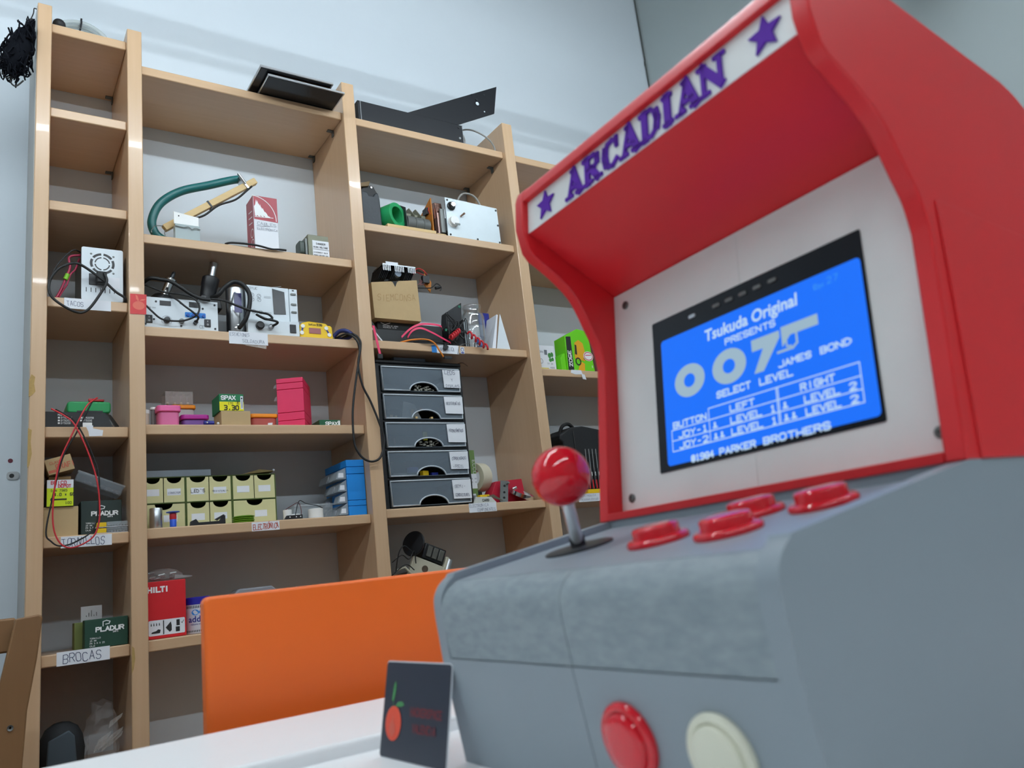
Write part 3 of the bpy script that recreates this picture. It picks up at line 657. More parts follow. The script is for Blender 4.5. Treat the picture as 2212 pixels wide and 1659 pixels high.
cable('mains_cable', 'black mains cable looped in front of the silver power supply', [(.170, .002, zz + .075), (.176, -.004, zz + .05), (.165, -.006, zz + .02), (.130, -.008, zz - .039), (.098, -.008, zz - .047), (.046, -.008, zz - .012), (.0395, -.006, zz + .030), (.058, -.006, zz + .068), (.090, -.004, zz + .090), (.116, .0, zz + .089), (.166, .004, zz + .055), (.198, .006, zz + .025), (.2225, .010, zz + .010), (.2268, .030, zz + .006), (.2268, .06, zz + .006)], .0036, BLACKM, 8)
cable('thin_black_lead', 'thin black lead arching left of the silver power supply', [(.118, .06, zz + .152), (.095, .03, zz + .142), (.060, .01, zz + .09), (.043, .006, zz + .045), (.0415, .012, zz + .01), (.05, .04, zz + .004)], .0020, BLACKM)
mb = MB().tube(spline([(.117, .05, zz + .139), (.09, .05, zz + .13), (.092, .05, zz + .10), (.083, .05, zz + .07), (.07, .045, zz + .03), (.058, .04, zz + .003)], 5), .0032, 6)
mb.tube(spline([(.116, .07, zz + .136), (.106, .06, zz + .10), (.093, .055, zz + .08), (.085, .05, zz + .05), (.075, .05, zz + .03), (.062, .05, zz + .003)], 5), .0026, 6)
t = T('wire_pair', 'pair of red wires with a green tape wrap beside the power supply', 'wire', (.06, .045, zz)); P(t, 'wire', mb, mat('dark_pink_wire', (172, 46, 80), .5), 0, 180)
P(t, 'tape_wrap', MB().cyl((.0865, .0465, zz + .078), (.0805, .0465, zz + .062), .006, n=10), mat('green_tape', (130, 200, 50), .5))
# multimeter box
zz = Z1[4]
t = T('meter_box', 'black printed cardboard box with open flap at eye level', 'box', (.12, .09, zz))
P(t, 'carton', MB().prism([(.0375, zz), (.196, zz), (.178, zz + .040), (.0375, zz + .042)], .030, .15, 'y'), BCARD, .0008)
P(t, 'flap', MB().hexa([(.176, .03, zz + .038), (.190, .045, zz + .036), (.212, .045, zz + .002), (.199, .03, zz + .001)], [(.178, .03, zz + .039), (.192, .045, zz + .037), (.214, .045, zz + .003), (.201, .03, zz + .002)]), BCARD)
mb = MB()
for s, x, z, h in (('MODEL:', .066, .031, .0045), ('DT9205A', .073, .0235, .0045), ('DT9205', .073, .016, .0045), ('DT9208', .073, .009, .0045), ('DT9205B', .123, .0235, .0045), ('DT9206', .123, .016, .0045)):
    text(mb, s, (x, .0294, zz + z), FX_, FZ_, h, .55, .3, .14)
for x, z in ((.066, .0235), (.066, .016), (.066, .009), (.117, .0235), (.117, .016)): mb.flat(rect(x, x + .0045, zz + z, zz + z + .0045), (0, .0294, 0), FX_, FZ_)
mb.flat(rect(.123, .145, zz + .001, zz + .013), (0, .0293, 0), FX_, FZ_)
P(t, 'print', mb, WHT, 0, 0)
t = T('green_case', 'green plastic case lying on the black printed box', 'case', (.14, .09, zz + .0425))
P(t, 'shell', MB().prism(rrect(.088, .192, zz + .0425, zz + .074, .008), .045, .13, 'y'), GREEN, .004, seg=3)
P(t, 'hinge', MB().box(.110, .172, .042, .045, zz + .043, zz + .048), BLACK)
ld = [(.148, -.002, 1.413), (.132, -.004, 1.384), (.106, -.005, 1.323), (.075, -.006, 1.257), (.053, -.006, 1.152), (.041, -.006, 1.073), (.052, -.007, 1.05), (.072, -.008, 1.037), (.108, -.008, 1.046), (.149, -.008, 1.083), (.158, -.006, 1.195), (.143, -.006, 1.262), (.111, -.007, 1.341), (.084, .0, 1.368), (.05, .02, 1.387)]
cable('test_lead', 'black test lead looping down past two shelves of the narrow bay', [(.146, .018, 1.4145)] + ld[1:12] + [(.106, -.007, 1.345), (.085, .0, 1.368), (.06, .018, 1.388)], .0019, BLACKM)
cable('test_lead', 'red test lead looping down past two shelves of the narrow bay', [(.05, .015, 1.389), (.079, -.004, 1.366), (.1, -.015, 1.341), (.127, -.015, 1.28), (.149, -.015, 1.207), (.157, -.015, 1.147), (.156, -.016, 1.088), (.139, -.017, 1.049), (.093, -.017, 1.030), (.064, -.017, 1.055), (.054, -.015, 1.118), (.065, -.015, 1.234), (.095, -.016, 1.317), (.127, -.012, 1.39), (.156, .02, 1.4215)], .0020, WRED)
t = T('crocodile_clip', 'red crocodile clip resting on the green case', 'clip', (.155, .04, zz + .0745))
P(t, 'jaw', MB().box(.150, .176, .046, .054, zz + .0745, zz + .081), mat('dark_red_rubber', (160, 28, 36), .5), .002); P(t, 'jaw', MB().box(.138, .152, .046, .054, zz + .0745, zz + .083), mat('dark_red_rubber', (160, 28, 36)), .002)
# screws shelf
zz = Z1[5]
b1 = carton('cardboard_box', 'small plain cardboard box, lowest of the stack above the TORNILLOS label', .038, .035, zz, .077, .11, .0745, CARD)
t = carton('screw_box', 'lime and white screw box on the plain cardboard box', .043, .030, zz + .0745, .061, .10, .069, mat('dark_box_side', (70, 60, 50), .7))
fpatch(t, t, 'lime_print', [rect(.001, .060, .001, .047)], LIME); fpatch(t, t, 'white_print', [rect(.001, .060, .047, .068)], PAPER)
mb = MB(W(t)); text(mb, 'BRICO', (.010, -.0008, .057), FX_, FZ_, .008, .6, .3, .2); text(mb, 'DEPOT', (.026, -.0008, .0485), FX_, FZ_, .007, .6, .25, .24); P(t, 'lettering', mb, WRED, 0, 0)
mb = MB(W(t)); text(mb, 'DIN 7985', (.010, -.0008, .038), FX_, FZ_, .0055, .55, .3, .14); text(mb, '4.0 x 60', (.017, -.0008, .027), FX_, FZ_, .007, .55, .3, .2); text(mb, '100', (.042, -.0008, .006), FX_, FZ_, .006, .55, .3, .15)
mb.flat(rect(.016, .045, .0165, .020), (0, -.0008, 0), FX_, FZ_); mb.flat(ell(.0135, .018, .005, .0055, 14), (0, -.0008, 0), FX_, FZ_); P(t, 'lettering', mb, DKT, 0, 0)
t = T('orange_printed_box', 'tilted cardboard box with orange print, topmost of the screw stack', 'box', (.043, .040, zz + .1555), 0)
R_ = Matrix.Translation(V((.0485, .040, zz + .1556))) @ Matrix.Rotation(-.28, 4, 'Y')
P(t, 'carton', MB(R_).box(0, .061, 0, .09, 0, .041), CARD, .001)
mb = MB(R_); mb.flat(rect(.002, .020, .004, .011), (0, -.0006, 0), FX_, FZ_); text(mb, 'GRAFI', (.021, -.0006, .010), FX_, FZ_, .012, .55, .2, .2); text(mb, 'CLAVO', (.010, -.0006, .026), FX_, FZ_, .006, .6, .3, .18); P(t, 'print', mb, mat('faded_orange_print', (190, 104, 78), .7), 0, 0)
P(t, 'support_block', MB().box(.05, .10, .06, .12, zz + .1437, zz + .1555), CARDD)
t = T('clear_case', 'clear plastic case of small parts tilted across the dark box', 'case', (.165, .07, zz + .09))
R_ = Matrix.Translation(V((.106, .048, zz + .142))) @ Matrix.Rotation(.395, 4, 'Y')
P(t, 'shell', MB(R_).box(0, .118, 0, .07, 0, .027), mat('scratched_clear_case', (150, 160, 168), .25, alpha=.4), .003); P(t, 'rim', MB(R_).box(-.002, .120, -.001, .071, .024, .030), CLEAR, .002)
mb = MB(R_)
for k in range(7): mb.cyl((.02 + .014 * k, .004, .006 + .003 * (k % 2)), (.026 + .014 * k, .008, .006 + .003 * (k % 2)), .0022, n=8)
P(t, 'small_parts', mb, SILVER)
def pladur(label, x, y, z, w, d, h, rz):
    t = T('drywall_screw_box', label, 'box', (x, y, z), rz)
    P(t, 'carton', MB(W(t)).box(0, w, 0, d, 0, h), DGREEN if h < .08 else mat('black_green_card', (24, 44, 40), .55), .0015)
    k = w / .1
    mb = MB(W(t)); text(mb, 'PLADUR', (.026 * k, -.0006, h * .56), FX_, FZ_, .010 * k, .85, .25, .3); text(mb, 'drfa'.upper(), (.065 * k, -.0006, h * .56 - .006), FX_, FZ_, .0035, .6, .3, .2)
    mb.ribbon([(.042 * k, h * .56 + .012), (.042 * k, h * .56 + .023), (.050 * k, h * .56 + .025), (.058 * k, h * .56 + .022), (.056 * k, h * .56 + .017), (.048 * k, h * .56 + .016)], .002, (0, -.0006, 0), FX_, FZ_)
    for i in range(4): text(mb, ['TORNILLO', '25 MM', 'PM 3.5 X 25', 'CAJA'][i], (.012 * k, -.0006, h * .32 - .006 * i), FX_, FZ_, .0034, .6, .3, .16)
    P(t, 'print', mb, WHT, 0, 0); return t
pladur('dark drywall screw box standing at the right of the TORNILLOS shelf', .122, .05, zz, .096, .07, .088, 0)
for k, (z, lb) in enumerate(((zz, 'lower clear blister pack with yellow tab beside the TORNILLOS label'), (zz + .015, 'upper clear blister pack with yellow tab beside the TORNILLOS label'))):
    t = T('blister_pack', lb, 'pack', (.19, .03, z), 0, 'blister packs of screws')
    P(t, 'blister', MB().box(.178, .229, .022, .046, z + .001, z + .014), CLEAR, .003); P(t, 'backing', MB().box(.155, .229, .022, .048, z, z + .001), PAPER)
    P(t, 'tab', MB().box(.156, .178, .0215, .046, z + .001, z + .0125), YELL, .001)
    mb = MB()
    for i in range(6): mb.cyl((.184 + i * .007, .025, z + .004), (.190 + i * .007, .040, z + .006), .002, n=6)
    P(t, 'screws_inside', mb, SILVER)['kind'] = 'stuff'
# drill bits shelf
zz = Z1[6]
pladur('green drywall screw box standing above the BROCAS label', .130, .030, zz, .098, .06, .070, -.03)
t = carton('olive_box', 'small olive cardboard box half hidden behind the green screw box', .114, .095, zz, .05, .05, .066, mat('olive_card', (110, 122, 66), .7))
t = carton('white_card_box', 'white card with black marks standing behind the green screw box', .134, .15, zz, .05, .004, .105, PAPER)
mb = MB(W(t))
for k in range(5): mb.flat(rect(.012 + .006 * k, .0132 + .006 * k, .078, .082 + .006 * (k % 3)), (0, -.0006, 0), FX_, FZ_)
P(t, 'print', mb, DKT, 0, 0)
# bottom cell
zz = Z1[7]
t = T('black_pouch', 'black pouch slumped in the bottom of the narrow bay', 'pouch', (.088, .10, zz))
mb = MB().lathe([(.040, 0), (.050, .02), (.052, .05), (.047, .08), (.036, .102), (.018, .114), (0, .117)], (.0885, .105, zz), (0, 0, 1), 24); P(t, 'body', mb, mat('black_cloth', (22, 26, 30), .8, bump=.4, scale=60), 0, 180)
P(t, 'flap', MB().prism([(.052, zz + .02), (.118, zz + .02), (.112, zz + .085), (.10, zz + .10), (.056, zz + .082)], .045, .052, 'y'), mat('slate_cloth', (58, 70, 78), .7), .003)
t = T('plastic_bag', 'crumpled clear plastic bag in the bottom of the narrow bay', 'bag', (.19, .10, zz))
rb = random.Random(5); mb = MB(); n = 14; vs = []; fs = []
for j in range(9):
    for i in range(n):
        a = 2 * PI * i / n; h = j / 8.; r = (.037 + .009 * rb.uniform(-1, 1)) * (1 - .55 * max(0, h - .45)); vs.append((.180 + r * math.cos(a), .11 + r * 1.3 * math.sin(a), zz + .001 + h * .145 + rb.uniform(-.006, .006) * (j > 0)))
for j in range(8):
    for i in range(n): fs.append((j * n + i, j * n + (i + 1) % n, (j + 1) * n + (i + 1) % n, (j + 1) * n + i))
P(t, 'film', mb.add(vs, fs), BAG, 0, 0)
mb = MB()
for k in range(7):
    x = .146 + rb.uniform(0, .045); z = zz + rb.uniform(.01, .09); mb.hexa([(x, .075, z), (x + .03, .085, z + .02), (x + .035, .09, z + .03), (x + .004, .08, z + .016)], [(x, .077, z), (x + .03, .087, z + .02), (x + .035, .092, z + .03), (x + .004, .082, z + .016)])
P(t, 'fold', mb, mat('crumpled_film', (190, 186, 180), .3, alpha=.3), 0, 0)

# ================= wide bay, upper shelf
zz = Z2[1]
t = T('green_hose_handle', 'teal hose bent into a bow and clamped to a wooden stick', 'tool', (.40, .10, zz))
P(t, 'hose', MB().tube(spline([(.585, .115, 2.190), (.55, .115, 2.178), (.483, .118, 2.150), (.40, .12, 2.115), (.340, .12, 2.064), (.315, .12, 2.004), (.322, .12, 1.965), (.345, .12, 1.945), (.375, .12, 1.938)], 6), [.0130] * 49, 12), TEAL, 0, 180)
P(t, 'hose_end', MB().tube(spline([(.34, .13, 1.923), (.40, .115, 1.924), (.455, .12, 1.924), (.47, .15, 1.924), (.44, .18, 1.924)], 5), .0115, 10).tube(spline([(.43, .125, 1.945), (.455, .13, 1.944), (.462, .15, 1.936)], 5), .0105, 10), TEAL, 0, 180)
dv = V((.285, 0, .213)).normalized(); R_ = Matrix.Translation(V((.345, .100, 1.972))) @ Matrix.Rotation(-math.atan2(.213, .285), 4, 'Y')
P(t, 'wooden_stick', MB(R_).box(0, .352, -.010, .010, -.010, .010), PINE, .0015)
P(t, 'hose_clamp', MB(R_).box(.306, .314, -.0135, .022, -.0125, .034), SILVER, .001); P(t, 'clamp_screw', MB(R_).cyl((.310, -.016, .004), (.310, -.016, .042), .004, n=10), SILVER)
P(t, 'wire_tie', MB(R_).box(.163, .169, -.0115, .0115, -.0115, .0115), DARK)
P(t, 'black_cord', MB(R_).tube(spline([(.09, -.004, -.014), (.13, -.006, -.022), (.19, -.005, -.015), (.25, -.006, -.024), (.305, -.006, -.015), (.325, -.012, -.012)], 5), .0032, 6), BLACKM, 0, 180)
P(t, 'wire_hook', MB().tube(spline([(.345, .095, 1.978), (.318, .09, 1.972), (.307, .09, 1.955), (.309, .09, 1.950)], 4), .0012, 6).tube(spline([(.350, .095, 1.968), (.344, .09, 1.955), (.346, .09, 1.945)], 4), .0012, 6), GREYM)
t = T('glass_jar_card', 'white plate with a clear lower half leaning before the teal hose', 'plate', (.40, .06, zz))
P(t, 'white_plate', MB().hexa([(.3655, .060, 1.975), (.436, .060, 1.970), (.4365, .060, 2.004), (.3645, .060, 2.014)], [(.3655, .064, 1.975), (.436, .064, 1.970), (.4365, .064, 2.004), (.3645, .064, 2.014)]), WHITEP)
P(t, 'clear_block', MB().box(.368, .439, .058, .085, zz, 1.975), mat('cloudy_acrylic', (186, 202, 204), .15, alpha=.7), .001)
P(t, 'hole', MB().lathe([(.002, 0), (.002, .001)], (.379, .0595, 2.001), (0, -1, 0), 10), BLACK)
P(t, 'wire_band', MB().tube(spline([(.367, .055, 1.966), (.39, .055, 1.963), (.405, .054, 1.966), (.415, .054, 1.960), (.425, .054, 1.965), (.44, .055, 1.962)], 4), .0014, 6), GREYM)
t = T('red_white_carton', 'tall red and white drinks carton with handwriting', 'box', (.605, .06, zz), .0)
P(t, 'carton', MB(W(t)).box(0, .078, 0, .075, 0, .200), PAPER, .002)
mb = MB(W(t)); mb.flat([(.001, .117), (.077, .114), (.077, .199), (.001, .199)], (0, -.0005, 0), FX_, FZ_); mb.add([(-.0005, .001, .001), (-.0005, .074, .001), (-.0005, .074, .199), (-.0005, .001, .199)], [(0, 1, 2, 3)]); mb.flat([(.066, .001), (.077, .001), (.077, .007), (.066, .006)], (0, -.0005, 0), FX_, FZ_)
P(t, 'red_print', mb, mat('wine_red_print', (158, 40, 56), .4), 0, 0)
mb = MB(W(t)); mb.ribbon([(p[0], p[1]) for p in ell(-.002, .118, .074, .080, 14, 0, PI / 2)], .0022, (0, -.001, 0), FX_, FZ_)
for k in range(9): mb.flat([(.004 + .0055 * k, .128 + .004 * (k % 2)), (.010 + .0055 * k, .127), (.011 + .0045 * k, .146 - .001 * k), (.016 + .0045 * k, .152 - .0028 * k), (.009 + .004 * k, .186 - .0062 * k + .004 * (k % 2)), (.006 + .004 * k, .168 - .0045 * k), (.002 + .0045 * k, .160 - .004 * k)], (0, -.001, 0), FX_, FZ_)
mb.ribbon([(.004, .125), (.062, .128)], .002, (0, -.001, 0), FX_, FZ_)
for z in (.04, .075): mb.ribbon(ell(.02, z, .014, .014, 16) + [(.034, z)], .003, (-.0010, 0, 0), (0, 1, 0), FZ_)
for z in (.11, .13, .15): mb.ribbon([(.015, z), (.05, z + .006)], .003, (-.0010, 0, 0), (0, 1, 0), FZ_)
P(t, 'white_print', mb, WHT, 0, 0)
mb = MB(W(t)); text(mb, 'CABLES', (.010, -.001, .098), FX_, FZ_, .010, .75, .3, .1, jit=.12); mb.ribbon([(.008, .094), (.050, .096)], .001, (0, -.001, 0), FX_, FZ_); text(mb, 'ELECTRÓNICA', (.010, -.001, .082), FX_, FZ_, .007, .6, .25, .12, jit=.12)
P(t, 'handwriting', mb, mat('pale_pencil', (130, 134, 146), .8), 0, 0)
cable('black_cable', 'short black cord lying along the front edge under the red carton', [(.505, .03, zz + .004), (.52, .018, zz + .005), (.56, .012, zz + .005), (.60, .010, zz + .003), (.64, .012, zz - .002), (.665, .012, zz + .0), (.69, .02, zz + .004)], .0032, BLACKM)
t = T('transformer', 'grey green transformer block with a white warning label', 'transformer', (.81, .09, zz))
P(t, 'core', MB().box(.776, .846, .050, .115, zz, zz + .085), GREYG, .001)
P(t, 'lamination', MB().box(.768, .7755, .055, .11, zz + .012, zz + .072), GREYM, .001)
P(t, 'coil', MB().prism(rrect(.060, .105, zz + .018, zz + .066, .010), .752, .768, 'x'), mat('green_wound_tape', (60, 72, 66), .5), .002)
lb_ = P(t, 'warning_label', MB().flat(rect(.790, .8465, zz + .002, zz + .066), (0, .0494, 0), FX_, FZ_), PAPER)
mb = MB(); text(mb, 'DANGER', (.803, .0488, zz + .052), FX_, FZ_, .006, .6, .3, .18); text(mb, 'HIGH VOLTAGE', (.7935, .0488, zz + .040), FX_, FZ_, .0055, .5, .25, .18); text(mb, 'DISCONNECT MAIN', (.793, .0488, zz + .022), FX_, FZ_, .004, .5, .3, .16); text(mb, 'POWER BEFORE USE', (.793, .0488, zz + .012), FX_, FZ_, .004, .48, .3, .16); mb.ribbon([(.791, zz + .035), (.846, zz + .035)], .0008, (0, .0488, 0), FX_, FZ_)
P(lb_, 'print', mb, DKT, 0, 0)

# ---- wide bay, soldering stations
zz = Z2[2]
t = T('soldering_station', 'black soldering station with a white front panel of switches', 'soldering station', (.375, .12, zz))
P(t, 'housing', MB().box(.2745, .478, .044, .22, zz, zz + .092), BLACK, .003)
P(t, 'front_panel', MB().box(.2735, .479, .040, .044, zz + .004, zz + .096), WHITEM, .0006)
mb = MB()
for x, z, w, h in ((.318, .073, .030, .014), (.398, .074, .030, .016)): mb.box(x, x + w, .0385, .040, zz + z, zz + z + h)
P(t, 'slot', mb, BLACK)
for x, z in ((.289, .029), (.4485, .028)):
    r_ = P(t, 'rocker_switch', MB().box(x - .009, x + .009, .037, .040, zz + z - .012, zz + z + .012), BLACK, .0015)
    mb = MB(); mb.ribbon([(x, zz + z + .003), (x, zz + z + .007)], .0012, (0, .0364, 0), FX_, FZ_); mb.ribbon(ell(x, zz + z - .005, .0022, .0022, 10) + [(x + .0022, zz + z - .005)], .0009, (0, .0364, 0), FX_, FZ_); P(r_, 'mark', mb, WHT, 0, 0)
P(t, 'control_knob', MB().lathe([(.009, 0), (.0085, .010), (.004, .012)], (.336, .040, zz + .028), (0, -1, 0), 18), BLACK)
P(t, 'blue_panel', MB().prism(rrect(.386, .444, zz + .042, zz + .058, .003), .0394, .0399, 'y'), BLUEP)
for k in range(4): P(t, 'push_button', MB().cyl((.394 + .0145 * k, .040, zz + .049), (.394 + .0145 * k, .036, zz + .049), .0045, n=14), mat('blue_button', (24, 80, 170), .4))
for x, z in ((.280, .014), (.375, .014), (.470, .012), (.375, .084), (.470, .086), (.308, .083), (.436, .072), (.302, .029)): P(t, 'screw', MB().cyl((x, .040, zz + z), (x, .0385, zz + z), .003, n=10), DARK)
P(t, 'cable_socket', MB().lathe([(.0075, 0), (.0075, .006), (.004, .007)], (.376, .040, zz + .028), (0, -1, 0), 16), GREYM); P(t, 'cable_socket', MB().lathe([(.006, 0), (.006, .012)], (.414, .040, zz + .026), (0, -1, 0), 16), BLACK)
mb = MB(); text(mb, 'CE', (.426, .0394, zz + .011), FX_, FZ_, .009, .6, .2, .1); text(mb, 'BK 909', (.289, .0394, zz + .062), FX_, FZ_, .0035, .6, .3, .12); mb.ribbon([(p[0], p[1]) for p in ell(.336, zz + .028, .014, .014, 14, -.6, PI + .6)], .0007, (0, .0394, 0), FX_, FZ_)
P(t, 'print', mb, mat('grey_print', (110, 116, 124), .7), 0, 0)
zt_ = zz + .096
t = T('iron_holder', 'black iron holder with a chrome nozzle on the white station', 'holder', (.34, .11, zz + .092))
P(t, 'holder_base', MB().lathe([(.036, 0), (.038, .012), (.034, .030), (.022, .042), (.0, .044)], (.338, .12, zz + .092), (0, 0, 1), 24), BLACK)
ax = V((.34, -.12, .93)).normalized(); b0_ = V((.340, .105, zz + .118))
P(t, 'nozzle', MB().lathe([(.017, 0), (.018, .006), (.0125, .010), (.0125, .048), (.0165, .052), (.0165, .064), (.010, .068)], b0_, ax, 24), CHROME)
P(t, 'tip', MB().lathe([(.006, .066), (.0055, .086), (.003, .090)], b0_, ax, 12), DARK)
t = T('hot_air_gun', 'black hot air gun handle with a metal nozzle pointing up', 'hot air gun', (.47, .10, zz + .092))
ax = V((.19, -.06, .98)).normalized(); b0_ = V((.462, .105, zz + .115))
P(t, 'grip', MB().lathe([(.012, 0), (.020, .006), (.0225, .03), (.024, .052), (.0255, .056), (.0255, .080), (.022, .084), (.014, .086)], b0_, ax, 24), BLACK)
P(t, 'nozzle', MB().lathe([(.0125, .084), (.0125, .132), (.0105, .133), (.010, .120)], b0_, ax, 24), SILVER)
P(t, 'stand', MB().prism([(.425, zz + .0925), (.505, zz + .0925), (.500, zz + .122), (.487, zz + .135), (.445, zz + .135), (.430, zz + .115)], .085, .130, 'y'), BLACK, .003)
P(t, 'stand_clip', MB().box(.448, .482, .080, .085, zz + .103, zz + .108), GREYM)
t = T('rework_station', 'silver rework station with dark screen and a round metal column', 'rework station', (.64, .12, zz))
P(t, 'column', MB().lathe([(.026, 0), (.0275, .003), (.0275, .152), (.026, .156), (.020, .157)], (.5405, .075, zz), (0, 0, 1), 32), SILVER)
P(t, 'column_window', MB().prism([(.5300, zz + .072), (.5520, zz + .072), (.5520, zz + .135), (.5300, zz + .135)], .0465, .0485, 'y'), mat('purple_blue_film', (58, 56, 110), .25))
P(t, 'housing', MB().box(.566, .726, .054, .24, zz, zz + .158), mat('silver_housing', (150, 156, 160), .35, metal=.5), .003)
P(t, 'front_panel', MB().box(.5665, .700, .048, .054, zz + .052, zz + .166), WHITEM, .001)
P(t, 'lower_panel', MB().box(.5645, .7255, .036, .054, zz + .004, zz + .052), WHITEM, .0015)
P(t, 'button_column', MB().box(.7005, .7265, .044, .054, zz + .052, zz + .164), WHITEM, .0015)
s_ = P(t, 'screen', MB().prism([(.650, zz + .076), (.688, zz + .078), (.686, zz + .152), (.648, zz + .160)], .0465, .048, 'y'), LCDG)
for k, z in enumerate((.146, .112, .086)): P(t, 'push_button', MB().prism(rrect(.7045, .7215, zz + z - .003, zz + z + .003, .002), .041, .044, 'y'), GREYM, .0005)
P(t, 'led_window', MB().box(.710, .7165, .0435, .044, zz + .1565, zz + .1605), BLACK)
P(t, 'rocker_switch', MB().box(.694, .714, .0335, .036, zz + .014, zz + .042), BLACK, .0015); P(t, 'cable_socket', MB().lathe([(.0125, 0), (.0125, .010), (.009, .013)], (.6005, .036, zz + .030), (0, -1, 0), 18), BLACK)
P(t, 'cable_socket', MB().lathe([(.008, 0), (.008, .012), (.005, .014)], (.634, .036, zz + .028), (0, -1, 0), 18), SILVER)
P(t, 'cable_socket', MB().lathe([(.011, 0), (.011, .004), (.007, .005)], (.5405, .0478, zz + .022), (0, -1, 0), 18), CHROME)
mb = MB(); text(mb, 'AOYUE', (.570, .0474, zz + .152), FX_, FZ_, .007, .7, .25, .13)
for x, z in ((.585, .134), (.585, .119), (.606, .132), (.606, .119), (.589, .080), (.609, .079)): mb.ribbon(ell(x, zz + z, .006, .006, 12) + [(x + .006, zz + z)], .0009, (0, .0474, 0), FX_, FZ_); mb.ribbon([(x - .003, zz + z - .003), (x + .003, zz + z + .003)], .0009, (0, .0474, 0), FX_, FZ_)
for x, z in ((.622, .132), (.622, .128), (.622, .080), (.622, .076)): mb.ribbon([(x, zz + z), (x + .02, zz + z)], .0008, (0, .0474, 0), FX_, FZ_)
P(t, 'print', mb, mat('grey_print', (110, 116, 124), .7), 0, 0)
t = T('tweezers', 'pair of dark tweezers lying on the silver rework station', 'tweezers', (.64, .09, zz + .158))
P(t, 'handle', MB().box(.608, .650, .066, .084, zz + .166, zz + .176), BLACK, .003); P(t, 'blade', MB().tube([(.648, .075, zz + .172), (.684, .066, zz + .178)], [.003, .0012], 8), SILVER); P(t, 'blade', MB().tube([(.648, .081, zz + .170), (.684, .070, zz + .172)], [.003, .0012], 8), SILVER)
cable('hot_air_hose', 'thick black hose arching over the round metal column', [(.468, .06, zz + .118), (.480, .035, zz + .118), (.496, .025, zz + .138), (.522, .018, zz + .158), (.548, .016, zz + .152), (.566, .014, zz + .125), (.5665, .016, zz + .088), (.556, .024, zz + .045), (.5405, .041, zz + .022)], .0068, BLACKM, 8, 'hose')
cable('iron_cable', 'thick black cable running from the iron holder to the hot air gun', [(.280, .09, zz + .152), (.296, .06, zz + .160), (.325, .055, zz + .158), (.352, .05, zz + .152), (.378, .045, zz + .135), (.405, .04, zz + .115), (.432, .03, zz + .100), (.455, .03, zz + .098)], .0055, BLACKM, 8)
cable('station_lead', 'black lead drooping across the white station panel', [(.276, .022, zz + .065), (.293, .018, zz + .045), (.318, .018, zz + .024), (.352, .017, zz + .020), (.385, .018, zz + .026), (.415, .018, zz + .045), (.422, .020, zz + .075), (.405, .024, zz + .098), (.37, .03, zz + .108), (.33, .035, zz + .112), (.295, .045, zz + .128), (.276, .06, zz + .14)], .0028, BLACKM, 8)
cable('station_lead', 'black lead ending in the round plug of the white station', [(.345, .04, zz + .104), (.360, .022, zz + .088), (.380, .012, zz + .066), (.402, .009, zz + .048), (.416, .010, zz + .034), (.414, .029, zz + .026)], .0030, BLACKM, 8)
cable('station_lead', 'black lead running from the hot air gun to the silver station plug', [(.455, .02, zz + .098), (.49, .014, zz + .094), (.53, .012, zz + .080), (.565, .012, zz + .070), (.600, .010, zz + .064), (.622, .010, zz + .060), (.632, .010, zz + .048), (.612, .012, zz + .045), (.585, .012, zz + .058), (.61, .010, zz + .046), (.648, .010, zz + .038), (.636, .022, zz + .028)], .0036, BLACKM, 8)
t = T('yellow_meter', 'yellow handheld meter with a dim red display', 'meter', (.78, .05, zz))
mb = MB().prism([(.728, zz), (.838, zz), (.836, zz + .045), (.829, zz + .051), (.822, zz + .049), (.816, zz + .056), (.760, zz + .060), (.738, zz + .054), (.729, zz + .044)], .042, .085, 'y'); P(t, 'shell', mb, YELL, .003)
P(t, 'back_shell', MB().box(.726, .842, .060, .09, zz, zz + .046), NAVY, .004); P(t, 'display', MB().box(.758, .797, .0405, .042, zz + .019, zz + .038), LCDR, .0008)
for x, z in ((.738, .042), (.734, .020), (.815, .040), (.824, .018)): P(t, 'key', MB().cyl((x, .042, zz + z), (x, .0395, zz + z), .0065, n=16), WHITEP)
for a, b in (((.737, .036), (.735, .026)), ((.817, .034), (.822, .024))): P(t, 'key_link', MB().flat([(a[0] - .003, zz + a[1]), (a[0] + .003, zz + a[1]), (b[0] + .003, zz + b[1]), (b[0] - .003, zz + b[1])], (0, .0412, 0), FX_, FZ_), NAVY)
mb = MB(); ftext(mb, 'SeKon', (.757, .0413, zz + .046), FX_, FZ_, .024, .01); text(mb, '936', (.784, .0413, zz + .046), FX_, FZ_, .007, .65, .3, .2); P(t, 'print', mb, DKT, 0, 0)
t = T('blue_strap', 'dark blue strap bundle at the end of the soldering shelf', 'strap', (.855, .05, zz))
P(t, 'strap', MB().tube(spline([(.842, .05, zz + .016), (.856, .035, zz + .030), (.872, .018, zz + .028), (.888, .012, zz + .014), (.880, .04, zz + .010), (.85, .06, zz + .008)], 5), .007, 8), mat('dark_navy_strap', (30, 40, 96), .6), 0, 180)
cable('long_black_cable', 'long black cable hanging from the soldering shelf over the upright', [(.85, .06, zz + .012), (.872, .012, zz + .016), (.894, -.008, zz - .008), (.901, -.012, zz - .048), (.884, -.012, 1.50), (.868, -.012, 1.42), (.861, -.012, 1.36), (.861, -.012, 1.289), (.872, -.013, 1.255), (.892, -.014, 1.233), (.920, -.014, 1.227), (.946, -.014, 1.243), (.962, -.013, 1.296), (.948, -.012, 1.355), (.925, -.012, 1.42), (.902, -.013, 1.47), (.892, -.013, 1.535), (.905, -.012, 1.595), (.905, -.010, 1.622), (.888, .0, zz + .012), (.87, .04, zz + .012)], .0036, BLACKM, 8)
